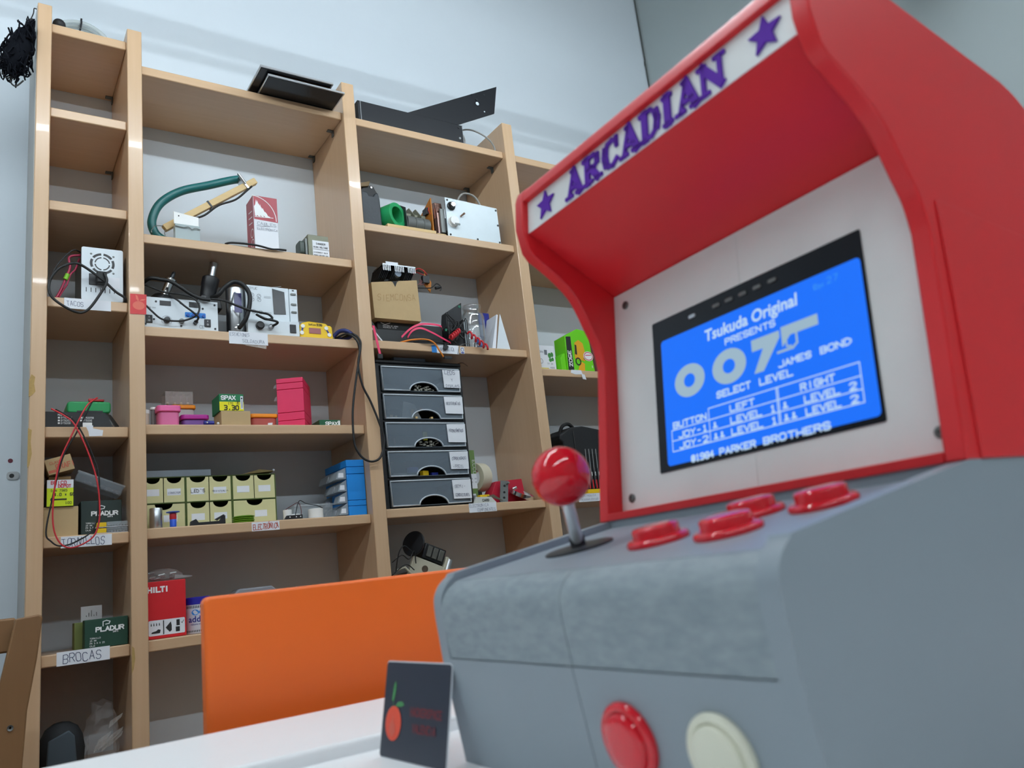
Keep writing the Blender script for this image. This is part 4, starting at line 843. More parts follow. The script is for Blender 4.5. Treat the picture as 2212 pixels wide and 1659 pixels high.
# ================= wide bay, middle shelf
zz = Z2[3]
def cylthing(name, label, cat, x, y, z, prof, m, cap=None, capm=None, n=24, group=None):
    t = T(name, label, cat, (x, y, z), 0, group); P(t, 'body', MB().lathe(prof, (x, y, z), (0, 0, 1), n), m)
    if cap: P(t, 'cap', MB().lathe(cap, (x, y, z), (0, 0, 1), n), capm)
    return t
cylthing('plastic_tub', 'pale cylindrical tub beside the left upright at eye level', 'tub', .2845, .09, zz, [(.011, 0), (.011, .050)], mat('pale_tub', (206, 196, 180), .5), [(.0116, .044), (.0116, .054), (.010, .055)], WHITEP)
cylthing('sample_tube', 'grey sample tube with a white flanged cap', 'tube', .3045, .085, zz, [(.006, 0), (.006, .056)], mat('grey_tube', (120, 120, 122), .4), [(.0085, .055), (.0085, .059), (.007, .062)], WHITEP)
def tub(name, label, x0, x1, y0, y1, z, h, mb_, ml, lid=.012, g=None):
    t = T(name, label, 'container', ((x0 + x1) / 2, (y0 + y1) / 2, z), 0, g); i = .004; r = min(.012, (y1 - y0) / 3, (x1 - x0) / 3)
    P(t, 'body', MB().prism(rrect(x0 + i, x1 - i, y0 + i, y1 - i, r), z, z + h - lid, 'z'), mb_, .003); P(t, 'lid', MB().prism(rrect(x0, x1, y0, y1, r), z + h - lid, z + h, 'z'), ml, .003, seg=3); return t
t = tub('pink_container', 'round cornered pink lidded container at eye level', .308, .372, .045, .105, zz, .061, PINKT, mat('pink_lid', (240, 110, 170), .3), .018)
t = tub('purple_container', 'flat purple container with a magenta lid right of the pink container', .3735, .452, .06, .125, zz, .038, mat('purple_translucent', (110, 70, 140), .35), MAGT, .014)
t = tub('orange_container', 'clear container with orange lid behind the pink container', .362, .433, .135, .20, zz, .084, mat('clear_tub_wall', (206, 200, 196), .3, alpha=.7), ORT)
t = T('divider_box', 'clear divided box behind the pink container, stacked on the orange lid', 'box', (.385, .16, zz + .084))
mb = MB()
for k in range(5): mb.box(.346 + .0185 * k, .348 + .0185 * k, .13, .19, zz + .0845, zz + .122)
mb.box(.346, .4225, .13, .132, zz + .0845, zz + .122).box(.346, .4225, .188, .19, zz + .0845, zz + .122); P(t, 'walls', mb, mat('cloudy_clear_plastic', (196, 186, 180), .3, alpha=.24))
mb = MB()
for k in range(4): mb.ball((.356 + .0185 * k, .15, zz + .090), .005, 8)
P(t, 'contents', mb, mat('pale_beads', (206, 196, 170), .6))
t = T('blue_bulb', 'small blue cylinder lying in front of the purple container', 'part', (.443, .03, zz)); P(t, 'body', MB().cyl((.428, .032, zz + .0065), (.456, .032, zz + .0065), .0065, n=16), NAVY, .001); P(t, 'pin', MB().ball((.436, .026, zz + .007), .0025, 8), WHITEP)
S1('white_bead', 'small white ball on the shelf beside the plain cardboard box', 'ball', MB().ball((.466, .026, zz + .004), .004, 12), WHITEP, (.466, .026, zz))
t = carton('cardboard_box', 'plain open-faced cardboard box under the green screw box', .479, .040, zz, .084, .085, .045, CARD)
t = carton('screw_box', 'green and yellow screw box marked 170 3.30 on the plain box', .475, .042, zz + .045, .070, .085, .051, SGREEN)
fpatch(t, t, 'yellow_print', [rect(.0005, .0695, .001, .0275)], SYEL)
mb = MB(W(t)); text(mb, 'SPAX', (.006, -.0008, .034), FX_, FZ_, .011, .75, .2, .26); P(t, 'lettering', mb, WHT, 0, 0)
mb = MB(W(t)); text(mb, '170', (.025, -.0008, .0195), FX_, FZ_, .006, .55, .3, .14); text(mb, '3.30', (.014, -.0008, .0035), FX_, FZ_, .0125, .62, .25, .22); mb.ribbon(ell(.0535, .025, .0058, .0058, 14) + [(.0593, .025)], .0006, (0, -.0010, 0), FX_, FZ_); text(mb, 'E', (.0518, -.001, .0222), FX_, FZ_, .0055, .6, .2, .2); P(t, 'lettering', mb, DKT, 0, 0)
p_ = fpatch(t, t, 'white_strip', [rect(.0605, .068, .006, .045)], PAPER, -.0008)
mb = MB(W(t)); mb.flat(rect(.0635, .065, .009, .034), (0, -.0011, 0), FX_, FZ_); mb.flat(ell(.0642, .038, .0022, .003, 10), (0, -.0011, 0), FX_, FZ_); P(p_, 'screw_print', mb, DKT, 0, 0)
t = tub('orange_tub', 'low clear red tub with an orange lid right of the plain cardboard box', .572, .658, .075, .135, zz, .046, mat('red_translucent', (190, 90, 80), .35, alpha=.85), ORT)
fpatch(t, t, 'tub_label', [[(.008, .004), (.022, .006), (.024, .018), (.010, .017)]], PAPER, -.029)
S1('red_bottle', 'small red bottle behind the plain cardboard box', 'bottle', MB().lathe([(.010, 0), (.010, .050), (.007, .052)], (.583, .165, zz), (0, 0, 1), 16), REDP, (.583, .165, zz))
def drawers_tower(label, w, dp, loc, rz, h, m, dm, rows, side_draws, label_m=None):
    """storage tower seen from its end: x along the seen face, small drawers stick out of its left side"""
    t = T('storage_tower', label, 'storage drawers', loc, rz); zc = 0.
    for f in rows:
        hh = h * f; P(t, 'module', MB(W(t)).box(0, w, 0, dp, zc + .0006, zc + hh - .0006), m, .001); zc += hh
    for (y, zq, w_, hh, o) in side_draws:
        d = P(t, 'small_drawer', MB(W(t)).hexa([(-o, y, zq), (-o, y + w_, zq), (-o * .75, y + w_, zq + hh * .62), (-o * .75, y, zq + hh * .62)], [(0, y, zq), (0, y + w_, zq), (0, y + w_, zq + hh), (0, y, zq + hh)]), dm, .0008)
        if label_m: P(d, 'drawer_label', MB(W(t)).flat([(-o * .80, zq + hh * .15), (-o * .25, zq + hh * .15), (-o * .25, zq + hh * .55), (-o * .70, zq + hh * .55)], (0, y - .0005, 0), FX_, FZ_), label_m, 0, 0)
    return t
drawers_tower('stack of bright pink storage drawers turned to show its right side', .080, .140, (.656, .076, zz), -.50, .156, PINK, CLEAR, [.14, .16, .47, .13, .10], [(.010, .128, .04, .015, .012), (.010, .088, .04, .017, .012), (.010, .045, .04, .017, .012)])
t = carton('screw_box', 'flat green screw box at the right end of the eye level shelf', .773, .040, zz, .069, .10, .020, mat('deep_screw_box_green', (10, 84, 52), .6))
mb = MB(W(t)); text(mb, 'SPAX', (.020, -.0006, .003), FX_, FZ_, .010, .8, .2, .26); mb.flat(rect(.060, .067, .002, .017), (0, -.0006, 0), FX_, FZ_); P(t, 'lettering', mb, WHT, 0, 0)

# ================= wide bay, electronics shelf
zz = Z2[4]; H = .0735
def notch_front(x0, x1, z0, z1, y):
    c = (x0 + x1) / 2; r = min((x1 - x0) * .36, .0235); rz_ = .016
    poly = [(x0, z0), (x1, z0), (x1, z1)] + [(c + r * math.cos(a), z1 - rz_ * math.sin(a)) for a in [PI * k / 12 for k in range(13)]] + [(x0, z1)]
    return MB().prism(poly, y, y + .0025, 'y')
def drawer_unit(label, x0, x1, bottom_split, labs):
    y0 = .10; y1 = .215
    t = T('drawer_cabinet', label, 'drawer cabinet', ((x0 + x1) / 2, (y0 + y1) / 2, zz), 0, 'buff drawer cabinets in a row'); f = MB(); k = .0022; xm = (x0 + x1) / 2
    f.box(x0, x0 + k, y0, y1, zz, zz + 2 * H).box(x1 - k, x1, y0, y1, zz, zz + 2 * H)
    for z in (0, H - k / 2, 2 * H - k): f.box(x0 + k, x1 - k, y0, y1, zz + z, zz + z + k)
    f.box(x0 + k, x1 - k, y1 - k, y1, zz + k, zz + 2 * H - k)
    P(t, 'frame', f, OLIVE)
    cells = [(x0 + k, xm - .0006, 1), (xm + .0006, x1 - k, 1)] + ([(x0 + k, xm - .0006, 0), (xm + .0006, x1 - k, 0)] if bottom_split else [(x0 + k, x1 - k, 0)])
    for i, (a, b, row) in enumerate(cells):
        z0 = zz + row * H + k * .6 + .0005; z1 = zz + (row + 1) * H - k - .0008
        d = P(t, 'drawer', notch_front(a + .0006, b - .0006, z0, z1, y0 + .001), BUFF)
        P(d, 'tray', MB().box(a + .002, b - .002, y0 + .0036, y1 - .006, z0, z0 + .003), BUFF)
        lx = (a + b) / 2 + (.018 if b - a > .08 else 0); q = labs[i] if i < len(labs) else ''
        if q is not None:
            p_ = P(d, 'drawer_label', MB().flat(rect(lx - .019, lx + .017, z0 + .019, z0 + .038), (0, y0 + .0006, 0), FX_, FZ_), PAPER)
            if q: mb = MB(); text(mb, q, (lx, y0 + .0001, z0 + .024), FX_, FZ_, .009 if len(q) < 6 else .0045, .6, .3, .13, jit=.1, center=True); P(p_, 'handwriting', mb, DKT if len(q) < 6 else INK, 0, 0)
    return t
drawer_unit('buff drawer cabinet with a wide lower drawer, beside the left upright', .2735, .3895, False, ['', 'CONECTOR', ''])
drawer_unit("middle buff drawer cabinet with the LED'S label", .3905, .5175, True, ["LED'S", 'RESISTENCIA', '', ''])
drawer_unit('right buff drawer cabinet with a wide lower drawer, at the shelf middle', .5185, .6465, False, ['', '', ''])
t = T('grey_tray', 'grey blue flat tray lying on the buff drawer cabinets', 'tray', (.37, .15, zz + 2 * H)); P(t, 'tray', MB().box(.274, .460, .10, .20, zz + 2 * H, zz + 2 * H + .0185), GREYT, .001)
t = T('cork_scrap', 'folded scrap of brown card on the right drawer cabinet', 'card', (.60, .14, zz + 2 * H)); P(t, 'sheet', MB().hexa([(.545, .10, zz + 2 * H), (.60, .10, zz + 2 * H + .014), (.645, .10, zz + 2 * H + .008), (.60, .10, zz + 2 * H + .004)], [(.545, .17, zz + 2 * H), (.60, .17, zz + 2 * H + .014), (.645, .17, zz + 2 * H + .008), (.60, .17, zz + 2 * H + .004)]), mat('brown_card', (150, 134, 88), .8)); P(t, 'edge_ball', MB().ball((.642, .098, zz + 2 * H + .010), .004, 10), PAPER)
t = T('metal_tin', 'shiny metal cylinder in front of the left drawer cabinet', 'tin', (.303, .06, zz)); P(t, 'body', MB().lathe([(.0155, 0), (.0165, .002), (.0165, .054), (.015, .056)], (.3035, .06, zz), (0, 0, 1), 28), SILVER)
t = T('wire_spool', 'blue spool with red wire in front of the left drawer cabinet', 'spool', (.347, .055, zz)); P(t, 'core', MB().lathe([(.0085, 0), (.0085, .022), (.0075, .024)], (.346, .055, zz), (0, 0, 1), 20), mat('spool_blue', (36, 84, 200), .4)); P(t, 'wire', MB().lathe([(.0082, .0225), (.009, .024), (.009, .037), (.008, .039)], (.346, .055, zz), (0, 0, 1), 20), WRED); P(t, 'flange', MB().lathe([(.007, .0385), (.0175, .0415), (.0175, .0435), (.007, .0435)], (.346, .055, zz), (0, 0, 1), 24), mat('spool_blue', (36, 84, 200), .4))
t = T('black_bracket', 'black plastic bracket lying before the middle drawer cabinet', 'bracket', (.435, .05, zz)); P(t, 'bracket', MB().prism([(.389, zz), (.484, zz), (.484, zz + .026), (.474, zz + .022), (.468, zz + .011), (.412, zz + .010), (.405, zz + .020), (.391, zz + .014)], .05, .062, 'y'), BLACK, .001)
P(t, 'tab', MB().hexa([(.455, .048, zz + .016), (.478, .048, zz + .028), (.482, .048, zz + .026), (.462, .048, zz + .012)], [(.455, .056, zz + .016), (.478, .056, zz + .028), (.482, .056, zz + .026), (.462, .056, zz + .012)]), BLACK)
for k in range(4):
    S1('green_disc', 'thin green plastic disc, %s of the small stack before the right cabinet' % ['lowest', 'second from below', 'third from below', 'topmost'][k], 'disc', MB().lathe([(.026, 0), (.0305, .002), (.0305, .0038), (.026, .0052)], (.5365 + .001 * (k % 2), .062, zz + .0052 * k), (0, 0, 1), 30), mat('bright_green_disc', (96, 140, 20), .4), (.5365, .062, zz + .0052 * k), group='stack of green discs')
cylthing('white_roll', 'small white cylinder right of the buff drawer cabinets', 'roll', .6685, .07, zz, [(.0125, 0), (.0125, .028), (.010, .030)], WHITEP, [(.0128, .024), (.0128, .0315), (.011, .032)], WHITEP)
cylthing('white_roll', 'larger white cylinder left of the blue storage tower', 'roll', .757, .075, zz, [(.0225, 0), (.0225, .030), (.018, .0315)], WHITEP, [(.0228, .004), (.0228, .006)], PAPER)
t = T('connector_cap', 'white cap with a black three pin connector between the white cylinders', 'connector', (.68, .055, zz)); P(t, 'cap', MB().lathe([(.021, 0), (.021, .014), (.017, .018), (0, .019)], (.692, .078, zz), (0, 0, 1), 24), WHITEP); P(t, 'connector', MB().hexa([(.649, .045, zz), (.706, .045, zz), (.706, .045, zz + .014), (.658, .045, zz + .013)], [(.649, .053, zz), (.706, .053, zz), (.706, .053, zz + .014), (.658, .053, zz + .013)]), BLACK, .001)
for x in (.667, .686, .699): P(t, 'pin_hole', MB().cyl((x, .045, zz + .008), (x, .0438, zz + .008), .0018, n=8), PAPER)
t = T('clear_box', 'clear plastic box holding wires, behind the white cylinders', 'box', (.77, .13, zz)); P(t, 'shell', MB().prism([(.690, zz), (.822, zz), (.825, zz + .047), (.705, zz + .047)], .105, .17, 'y'), mat('cloudy_clear_box', (180, 190, 196), .2, alpha=.4), .001); P(t, 'rim', MB().box(.702, .828, .103, .107, zz + .044, zz + .049), CLEAR)
cable('thin_wire', 'thin black wire arching over the clear plastic box', [(.685, .05, zz + .012), (.700, .07, zz + .045), (.716, .09, zz + .060), (.735, .09, zz + .050), (.765, .085, zz + .042), (.785, .09, zz + .034)], .0012, BLACKM)
cable('thin_wire', 'thin dark red wire behind the white connector cap', [(.66, .08, zz + .030), (.69, .095, zz + .046), (.712, .095, zz + .054), (.716, .085, zz + .03), (.706, .06, zz + .012)], .0011, mat('dark_red_wire', (92, 40, 44), .5))
sd = []
for r_, z_ in enumerate((.004, .040, .076, .114)):
    for c_ in range(4):
        if (r_, c_) in ((1, 1), (1, 2), (2, 3)): continue
        sd.append((.006 + .042 * c_, z_, .037, .036, .030 + .004 * ((c_ + r_) % 2)))
drawers_tower('bright blue storage tower with clear side drawers and small white labels', .059, .180, (.8505, .040, zz), .0, .174, BLUE, mat('smoky_drawer_plastic', (165, 176, 184), .3, alpha=.7), [.17, .10, .47, .13, .13], sd, PAPER)

# ================= wide bay, lower shelf
zz = Z2[5]
t = T('drill_box', 'tall red cardboard box with white lettering on the lower wide shelf', 'box', (.2745, .040, zz)); P(t, 'carton', MB(W(t)).box(0, .097, 0, .085, 0, .146), REDP, .0015)
mb = MB(W(t)); text(mb, 'HILTI', (.003, -.0006, .119), FX_, FZ_, .012, .75, .12, .34); P(t, 'lettering', mb, WHT, 0, 0)
p_ = fpatch(t, t, 'white_panel', [rrect(.004, .093, .008, .047, .003)], PAPER, -.0005)
mb = MB(W(t))
for k in range(4): mb.flat([(.009 + .0065 * k, .033), (.0115 + .0065 * k, .033), (.0112 + .0065 * k, .038), (.0102 + .0065 * k, .041), (.0093 + .0065 * k, .038)], (0, -.0009, 0), FX_, FZ_)
mb.flat([(.010, .014), (.031, .014), (.033, .022), (.027, .024), (.022, .020), (.012, .018)], (0, -.0009, 0), FX_, FZ_); mb.flat(rect(.039, .0415, .010, .045), (0, -.0009, 0), FX_, FZ_); mb.flat([(.045, .026), (.058, .040), (.060, .030), (.060, .018), (.055, .014)], (0, -.0009, 0), FX_, FZ_); mb.flat(rect(.072, .080, .028, .043), (0, -.0009, 0), FX_, FZ_); mb.flat(rect(.070, .080, .013, .025), (0, -.0009, 0), FX_, FZ_); mb.ribbon([(.084, .036), (.086, .033), (.090, .040)], .0012, (0, -.0009, 0), FX_, FZ_)
P(p_, 'pictogram', mb, DKT, 0, 0)
t = T('bag_of_bolts', 'clear bag of metal bolts lying on the tall red box', 'bag', (.325, .085, zz + .1465)); rb = random.Random(9); mb = MB()
for k in range(16):
    x = .283 + rb.uniform(0, .07); y = .055 + rb.uniform(0, .05); z = zz + .153 + rb.uniform(0, .018); a = rb.uniform(0, PI); mb.cyl((x, y, z), (x + .016 * math.cos(a), y + .010 * math.sin(a), z + rb.uniform(-.003, .004)), .0032, n=8)
b_ = P(t, 'bolts_inside', mb, mat('dull_zinc', (150, 156, 156), .35, metal=.8)); b_['kind'] = 'stuff'
vs = []; fs = []; n = 16
for j, (r, h) in enumerate(((.6, .0005), (1., .006), (.95, .016), (.7, .027), (.3, .032))):
    for i in range(n): a = 2 * PI * i / n; vs.append((.323 + .050 * r * math.cos(a) * (1 + rb.uniform(-.08, .08)), .082 + .036 * r * math.sin(a), zz + .1465 + h + rb.uniform(-.002, .002) * (j > 0)))
for j in range(4):
    for i in range(n): fs.append((j * n + i, j * n + (i + 1) % n, (j + 1) * n + (i + 1) % n, (j + 1) * n + i))
P(t, 'film', MB().add(vs, fs + [tuple(range(4 * n, 5 * n)), tuple(range(n - 1, -1, -1))]), BAG, 0, 0)
P(t, 'bag_edge', MB().hexa([(.345, .050, zz + .149), (.385, .050, zz + .150), (.395, .06, zz + .153), (.35, .06, zz + .160)], [(.345, .051, zz + .149), (.385, .051, zz + .1505), (.395, .061, zz + .1535), (.35, .061, zz + .1605)]), BAG)
t = T('jar', 'white jar with a dark blue lid beside the tall red box', 'jar', (.4085, .082, zz)); P(t, 'body', MB().lathe([(.031, 0), (.033, .003), (.033, .076), (.029, .079)], (.4085, .082, zz), (0, 0, 1), 32), mat('white_jar_print', (214, 218, 232), .35)); P(t, 'lid', MB().lathe([(.034, .076), (.034, .093), (.032, .095)], (.4085, .082, zz), (0, 0, 1), 32), mat('dark_blue_lid', (34, 34, 150), .35))
def cyl_text(mb, fn_, R, cx, cy, zc):   # wrap flat print round the jar
    for i, v in enumerate(mb.v): a = v.x / R; mb.v[i] = V((cx + (R + .0004) * math.sin(a), cy - (R + .0004) * math.cos(a), zc + v.z))
mb = MB(); ftext(mb, 'addi', (-.030, 0, .030), FX_, FZ_, .036, .015); ftext(mb, 'nature magic', (-.024, 0, .022), FX_, FZ_, .036); cyl_text(mb, None, .033, .4085, .082, zz); P(t, 'lettering', mb, NAVY, 0, 0)
mb = MB(); mb.flat(ell(-.012, .055, .0095, .0075, 16), (0, 0, 0), FX_, FZ_); mb.flat([(-.005, .055), (.001, .060), (.001, .050)], (0, 0, 0), FX_, FZ_); cyl_text(mb, None, .033, .4085, .082, zz); P(t, 'emblem', mb, BLUEP, 0, 0)
mb = MB()
for k in range(-16, 17): mb.flat(rect(k * .0042, k * .0042 + .002, .066, .073), (0, 0, 0), FX_, FZ_); mb.flat(rect(k * .0042, k * .0042 + .002, .004, .009), (0, 0, 0), FX_, FZ_)
cyl_text(mb, None, .033, .4085, .082, zz); P(t, 'border_print', mb, DKT, 0, 0)
t = T('plastic_dome', 'clear domed plastic lid just above the orange panel', 'lid', (.575, .13, zz)); P(t, 'dome', MB().prism([(.500, zz), (.505, zz + .082), (.528, zz + .104), (.622, zz + .104), (.645, zz + .085), (.65, zz)], .10, .17, 'y'), mat('cloudy_lid', (166, 172, 182), .25, alpha=.6), .004)

# ================= third bay, upper shelf
zz = Z3[1]
t = T('leather_case', 'black leather meter case with a worn tan strap', 'case', (1.013, .08, zz)); P(t, 'pouch', MB().prism([(.978, zz), (1.050, zz), (1.048, zz + .115), (1.043, zz + .138), (1.030, zz + .133), (1.026, zz + .122), (1.008, zz + .122), (1.003, zz + .134), (.979, zz + .136)], .050, .105, 'y'), LEATH, .004, seg=3)
P(t, 'inner_flap', MB().prism([(.981, zz + .10), (1.046, zz + .10), (1.045, zz + .138), (1.030, zz + .165), (1.0, zz + .165), (.981, zz + .145)], .058, .098, 'y'), BLACKM, .003); P(t, 'strap', MB().hexa([(.9775, .05, zz + .150), (.981, .055, zz + .168), (1.018, .052, zz + .180), (1.010, .05, zz + .158)], [(.9775, .095, zz + .150), (.981, .095, zz + .168), (1.018, .095, zz + .180), (1.010, .095, zz + .158)]), TAN, .002); P(t, 'rivet', MB().cyl((1.022, .058, zz + .158), (1.022, .056, zz + .158), .0035, n=12), SILVER)
t = carton('pine_board', 'short pine board with end grain under the green tube', 1.062, .035, zz, .194, .13, .018, PINE)
t = T('green_tube', 'thick green plastic tube lying on the pine board', 'tube', (1.10, .09, zz + .018)); ax = V((-.42, .90, .0)).normalized(); P(t, 'ring', MB().lathe([(.031, 0), (.046, 0), (.046, .085), (.031, .085)], (1.113, .050, zz + .018 + .0465), ax, 36, True), mat('leaf_green_plastic', (40, 160, 98), .35), .0008)
t = T('coil_block', 'row of grey bobbins on a bracket between green tube and orange board', 'coil', (1.20, .10, zz + .018))
P(t, 'bobbin', MB().lathe([(.0, 0), (.030, .0), (.030, .029), (.027, .031), (.027, .033), (.030, .035), (.030, .062), (.027, .064), (.027, .066), (.030, .068), (.030, .092), (0, .093)], (1.153, .078, zz + .050), V((1, .02, -.02)), 28), mat('grey_bobbin', (92, 96, 94), .5)); P(t, 'bracket', MB().box(1.148, 1.245, .085, .115, zz + .079, zz + .096), GREYG, .001)
for x in (1.148, 1.186, 1.213): P(t, 'fin', MB().prism([(.06, zz + .078), (.12, zz + .078), (.12, zz + .125), (.10, zz + .125)], x, x + .003, 'x'), GREYG)
P(t, 'end_plate', MB().prism([(.045, zz + .019), (.12, zz + .019), (.12, zz + .128), (.10, zz + .132), (.050, zz + .10)], 1.1455, 1.148, 'x'), DARK)
t = T('orange_board', 'upright orange circuit board beside the open mechanism', 'circuit board', (1.258, .09, zz + .018)); P(t, 'board', MB().prism([(.050, zz + .018), (.16, zz + .018), (.16, zz + .11), (.055, zz + .155), (.050, zz + .155)], 1.253, 1.2565, 'x'), PCB); P(t, 'chip', MB().box(1.243, 1.253, .07, .10, zz + .10, zz + .125), BLACK); P(t, 'wire', MB().tube(spline([(1.249, .06, zz + .12), (1.243, .055, zz + .105), (1.248, .05, zz + .09)], 4), .0012, 6), WRED)
t = T('tuner_box', 'white metal radio tuner box with two knobs and open side', 'radio part', (1.41, .11, zz))
P(t, 'front_plate', MB().hexa([(1.302, .030, zz + .001), (1.533, .030, zz + .001), (1.531, .030, zz + .150), (1.303, .030, zz + .158)], [(1.302, .034, zz + .001), (1.533, .034, zz + .001), (1.531, .034, zz + .150), (1.303, .034, zz + .158)]), mat('pale_blue_enamel', (206, 220, 226), .3), .0008)
P(t, 'chassis', MB().box(1.305, 1.530, .034, .040, zz, zz + .150).box(1.525, 1.530, .04, .16, zz, zz + .14).box(1.30, 1.53, .155, .16, zz, zz + .14).box(1.30, 1.53, .04, .16, zz, zz + .006), DARK)
m_ = MB(); rb = random.Random(4)
for k in range(12): m_.box(1.272 + rb.uniform(0, .012), 1.29 + rb.uniform(0, .01), .05 + .008 * k, .055 + .008 * k, zz + .02, zz + .10 + .03 * math.sin(k / 2.))
P(t, 'variable_capacitor', m_, mat('copper_grey', (120, 98, 92), .3, metal=.9)); P(t, 'foil_shield', MB().prism([(.05, zz + .085), (.12, zz + .085), (.13, zz + .13), (.10, zz + .155), (.06, zz + .145)], 1.275, 1.302, 'x'), mat('crumpled_copper_foil', (170, 130, 118), .25, metal=1., bump=.8, scale=80)); P(t, 'side_bracket', MB().box(1.284, 1.302, .042, .05, zz + .02, zz + .115).box(1.270, 1.302, .05, .11, zz + .008, zz + .02), GREYM, .001); P(t, 'wood_foot', MB().box(1.262, 1.30, .04, .10, zz, zz + .013), PINE, .001)
P(t, 'knob', MB().lathe([(.0165, 0), (.0165, .006), (.013, .008), (.0115, .018), (.006, .020)], (1.325, .030, zz + .124), (0, -1, 0), 12), BLACK); P(t, 'knob_cap', MB().lathe([(.008, .0185), (.008, .021)], (1.325, .030, zz + .124), (0, -1, 0), 18), CHROME)
P(t, 'knob', MB().lathe([(.0215, 0), (.0215, .003), (.019, .005), (.0175, .016), (.0, .017)], (1.328, .030, zz + .062), (0, -1, 0), 28), WHITEP); P(t, 'knob_pointer', MB().box(1.326, 1.347, .012, .016, zz + .045, zz + .051), GREYM)
P(t, 'switch_lever', MB().tube([(1.363, .030, zz + .090), (1.372, .012, zz + .097)], [.003, .004], 10), mat('brown_lever', (140, 110, 92), .4))
for x, z in ((1.312, .148), (1.312, .010), (1.525, .140), (1.527, .078), (1.527, .008), (1.428, .007)): P(t, 'screw', MB().cyl((x, .030, zz + z), (x, .0285, zz + z), .004, n=12), DARK)
P(t, 'coax_connector', MB().lathe([(.008, 0), (.008, .012), (.011, .012), (.011, .018), (.006, .018), (.006, .028)], (1.530, .09, zz + .105), (1, 0, 0), 16), CHROME)
P(t, 'wire_loop', MB().tube(spline([(1.40, .10, zz + .145), (1.412, .11, zz + .205), (1.45, .12, zz + .242), (1.50, .12, zz + .232), (1.525, .11, zz + .16)], 6), .004, 8), mat('grey_cable_sheath', (150, 150, 146), .5))

# ================= third bay, computing shelf
zz = Z3[2]
t = T('black_product_box', 'black product box lying under the cardboard box', 'box', (1.06, .12, zz)); P(t, 'carton', MB().box(1.012, 1.262, .075, .20, zz, zz + .085), BCARD, .001)
mb = MB(); text(mb, 'DESIGNED BY APRES', (1.032, .0744, zz + .070), FX_, FZ_, .004, .55, .3, .14); text(mb, 'ASSEMBLED IN EU', (1.032, .0744, zz + .064), FX_, FZ_, .004, .55, .3, .14); mb.ribbon([(1.025, zz + .082), (1.04, zz + .076), (1.06, zz + .083)], .002, (0, .0744, 0), FX_, FZ_); P(t, 'print', mb, WHT, 0, 0)
t = T('leaning_booklet', 'dark booklet with white edge leaning at the left of the black box', 'booklet', (.985, .05, zz)); P(t, 'cover', MB().hexa([(.964, .042, zz + .062), (.975, .042, zz + .075), (1.022, .042, zz + .006), (1.012, .042, zz + .0005)], [(.964, .10, zz + .062), (.975, .10, zz + .075), (1.022, .10, zz + .006), (1.012, .10, zz + .0005)]), BCARD); P(t, 'page_edge', MB().hexa([(.962, .040, zz + .060), (.965, .040, zz + .063), (1.013, .040, zz + .002), (1.009, .040, zz + .0003)], [(.962, .099, zz + .060), (.965, .099, zz + .063), (1.013, .099, zz + .002), (1.009, .099, zz + .0003)]), PAPER)
t = T('cardboard_box', 'large plain cardboard box with faint pencil writing', 'box', (1.075, .11, zz + .086)); o_ = V((.988, .045, zz + .0868)); P(t, 'carton', MB().hexa([(.990, .045, zz + .0868), (1.166, .045, zz + .0868), (1.163, .045, zz + .240), (.987, .045, zz + .214)], [(.990, .16, zz + .0868), (1.166, .16, zz + .0868), (1.163, .16, zz + .240), (.987, .16, zz + .214)]), CARD, .001)
mb = MB(); text(mb, 'SIEMCONSA', (1.006, .0444, zz + .150), (1, 0, .08), FZ_, .022, .5, .25, .05, jit=.12); P(t, 'pencil_writing', mb, mat('brown_pencil', (150, 118, 70), .8), 0, 0)
P(t, 'thumb_notch', MB().flat([(1.062, zz + .2245), (1.068, zz + .222), (1.076, zz + .205), (1.084, zz + .224), (1.092, zz + .2285)], (0, .0443, 0), FX_, FZ_), DKT, 0, 0)
t = T('heatsink', 'black finned heatsink with a fan on top of the cardboard box', 'heatsink', (1.10, .10, zz + .235)); mb = MB()
for k in range(20):
    if k in (5, 6, 13, 14): continue
    x = 1.040 + k * .0064; mb.hexa([(x - .012, .075, zz + .238), (x - .0085, .075, zz + .238), (x + .0035, .055, zz + .276), (x, .055, zz + .276)], [(x - .012, .14, zz + .238), (x - .0085, .14, zz + .238), (x + .0035, .14, zz + .284), (x, .14, zz + .284)])
P(t, 'fins', mb, mat('black_anodised', (26, 28, 32), .4, metal=.4)); mb = MB()
for k in range(20):
    if k in (5, 6, 13, 14): continue
    mb.box(1.040 + k * .0064, 1.0435 + k * .0064, .0535, .055, zz + .262, zz + .283)
P(t, 'fin_edges', mb, SILVER); P(t, 'base', MB().box(1.030, 1.155, .09, .15, zz + .2375, zz + .245), DARK); P(t, 'top_bar', MB().box(1.040, 1.167, .055, .13, zz + .283, zz + .288), SILVER); P(t, 'clip_plate', MB().box(1.063, 1.110, .075, .077, zz + .288, zz + .305), PAPER); P(t, 'fan_hub', MB().cyl((1.10, .10, zz + .256), (1.10, .06, zz + .258), .012, n=16), SLATE); t.location.z += .006
t = T('wired_board', 'small circuit board with red and black wires right of the heatsink', 'circuit board', (1.21, .09, zz + .22)); P(t, 'board', MB().hexa([(1.197, .06, zz + .235), (1.222, .06, zz + .205), (1.229, .06, zz + .245), (1.205, .06, zz + .285)], [(1.197, .063, zz + .235), (1.222, .063, zz + .205), (1.229, .063, zz + .245), (1.205, .063, zz + .285)]), PCB); P(t, 'relay', MB().box(1.188, 1.215, .045, .06, zz + .235, zz + .262), BLACK, .001)
for k, (dy, m_) in enumerate(((0, WRED), (.008, BLACKM), (.014, WRED))): P(t, 'wire', MB().tube(spline([(1.163, .07 + dy, zz + .270), (1.175, .06 + dy, zz + .290 - .004 * k), (1.195, .056 + dy, zz + .287 - .005 * k), (1.214, .058, zz + .272 - .004 * k)], 5), .0016, 6), m_)
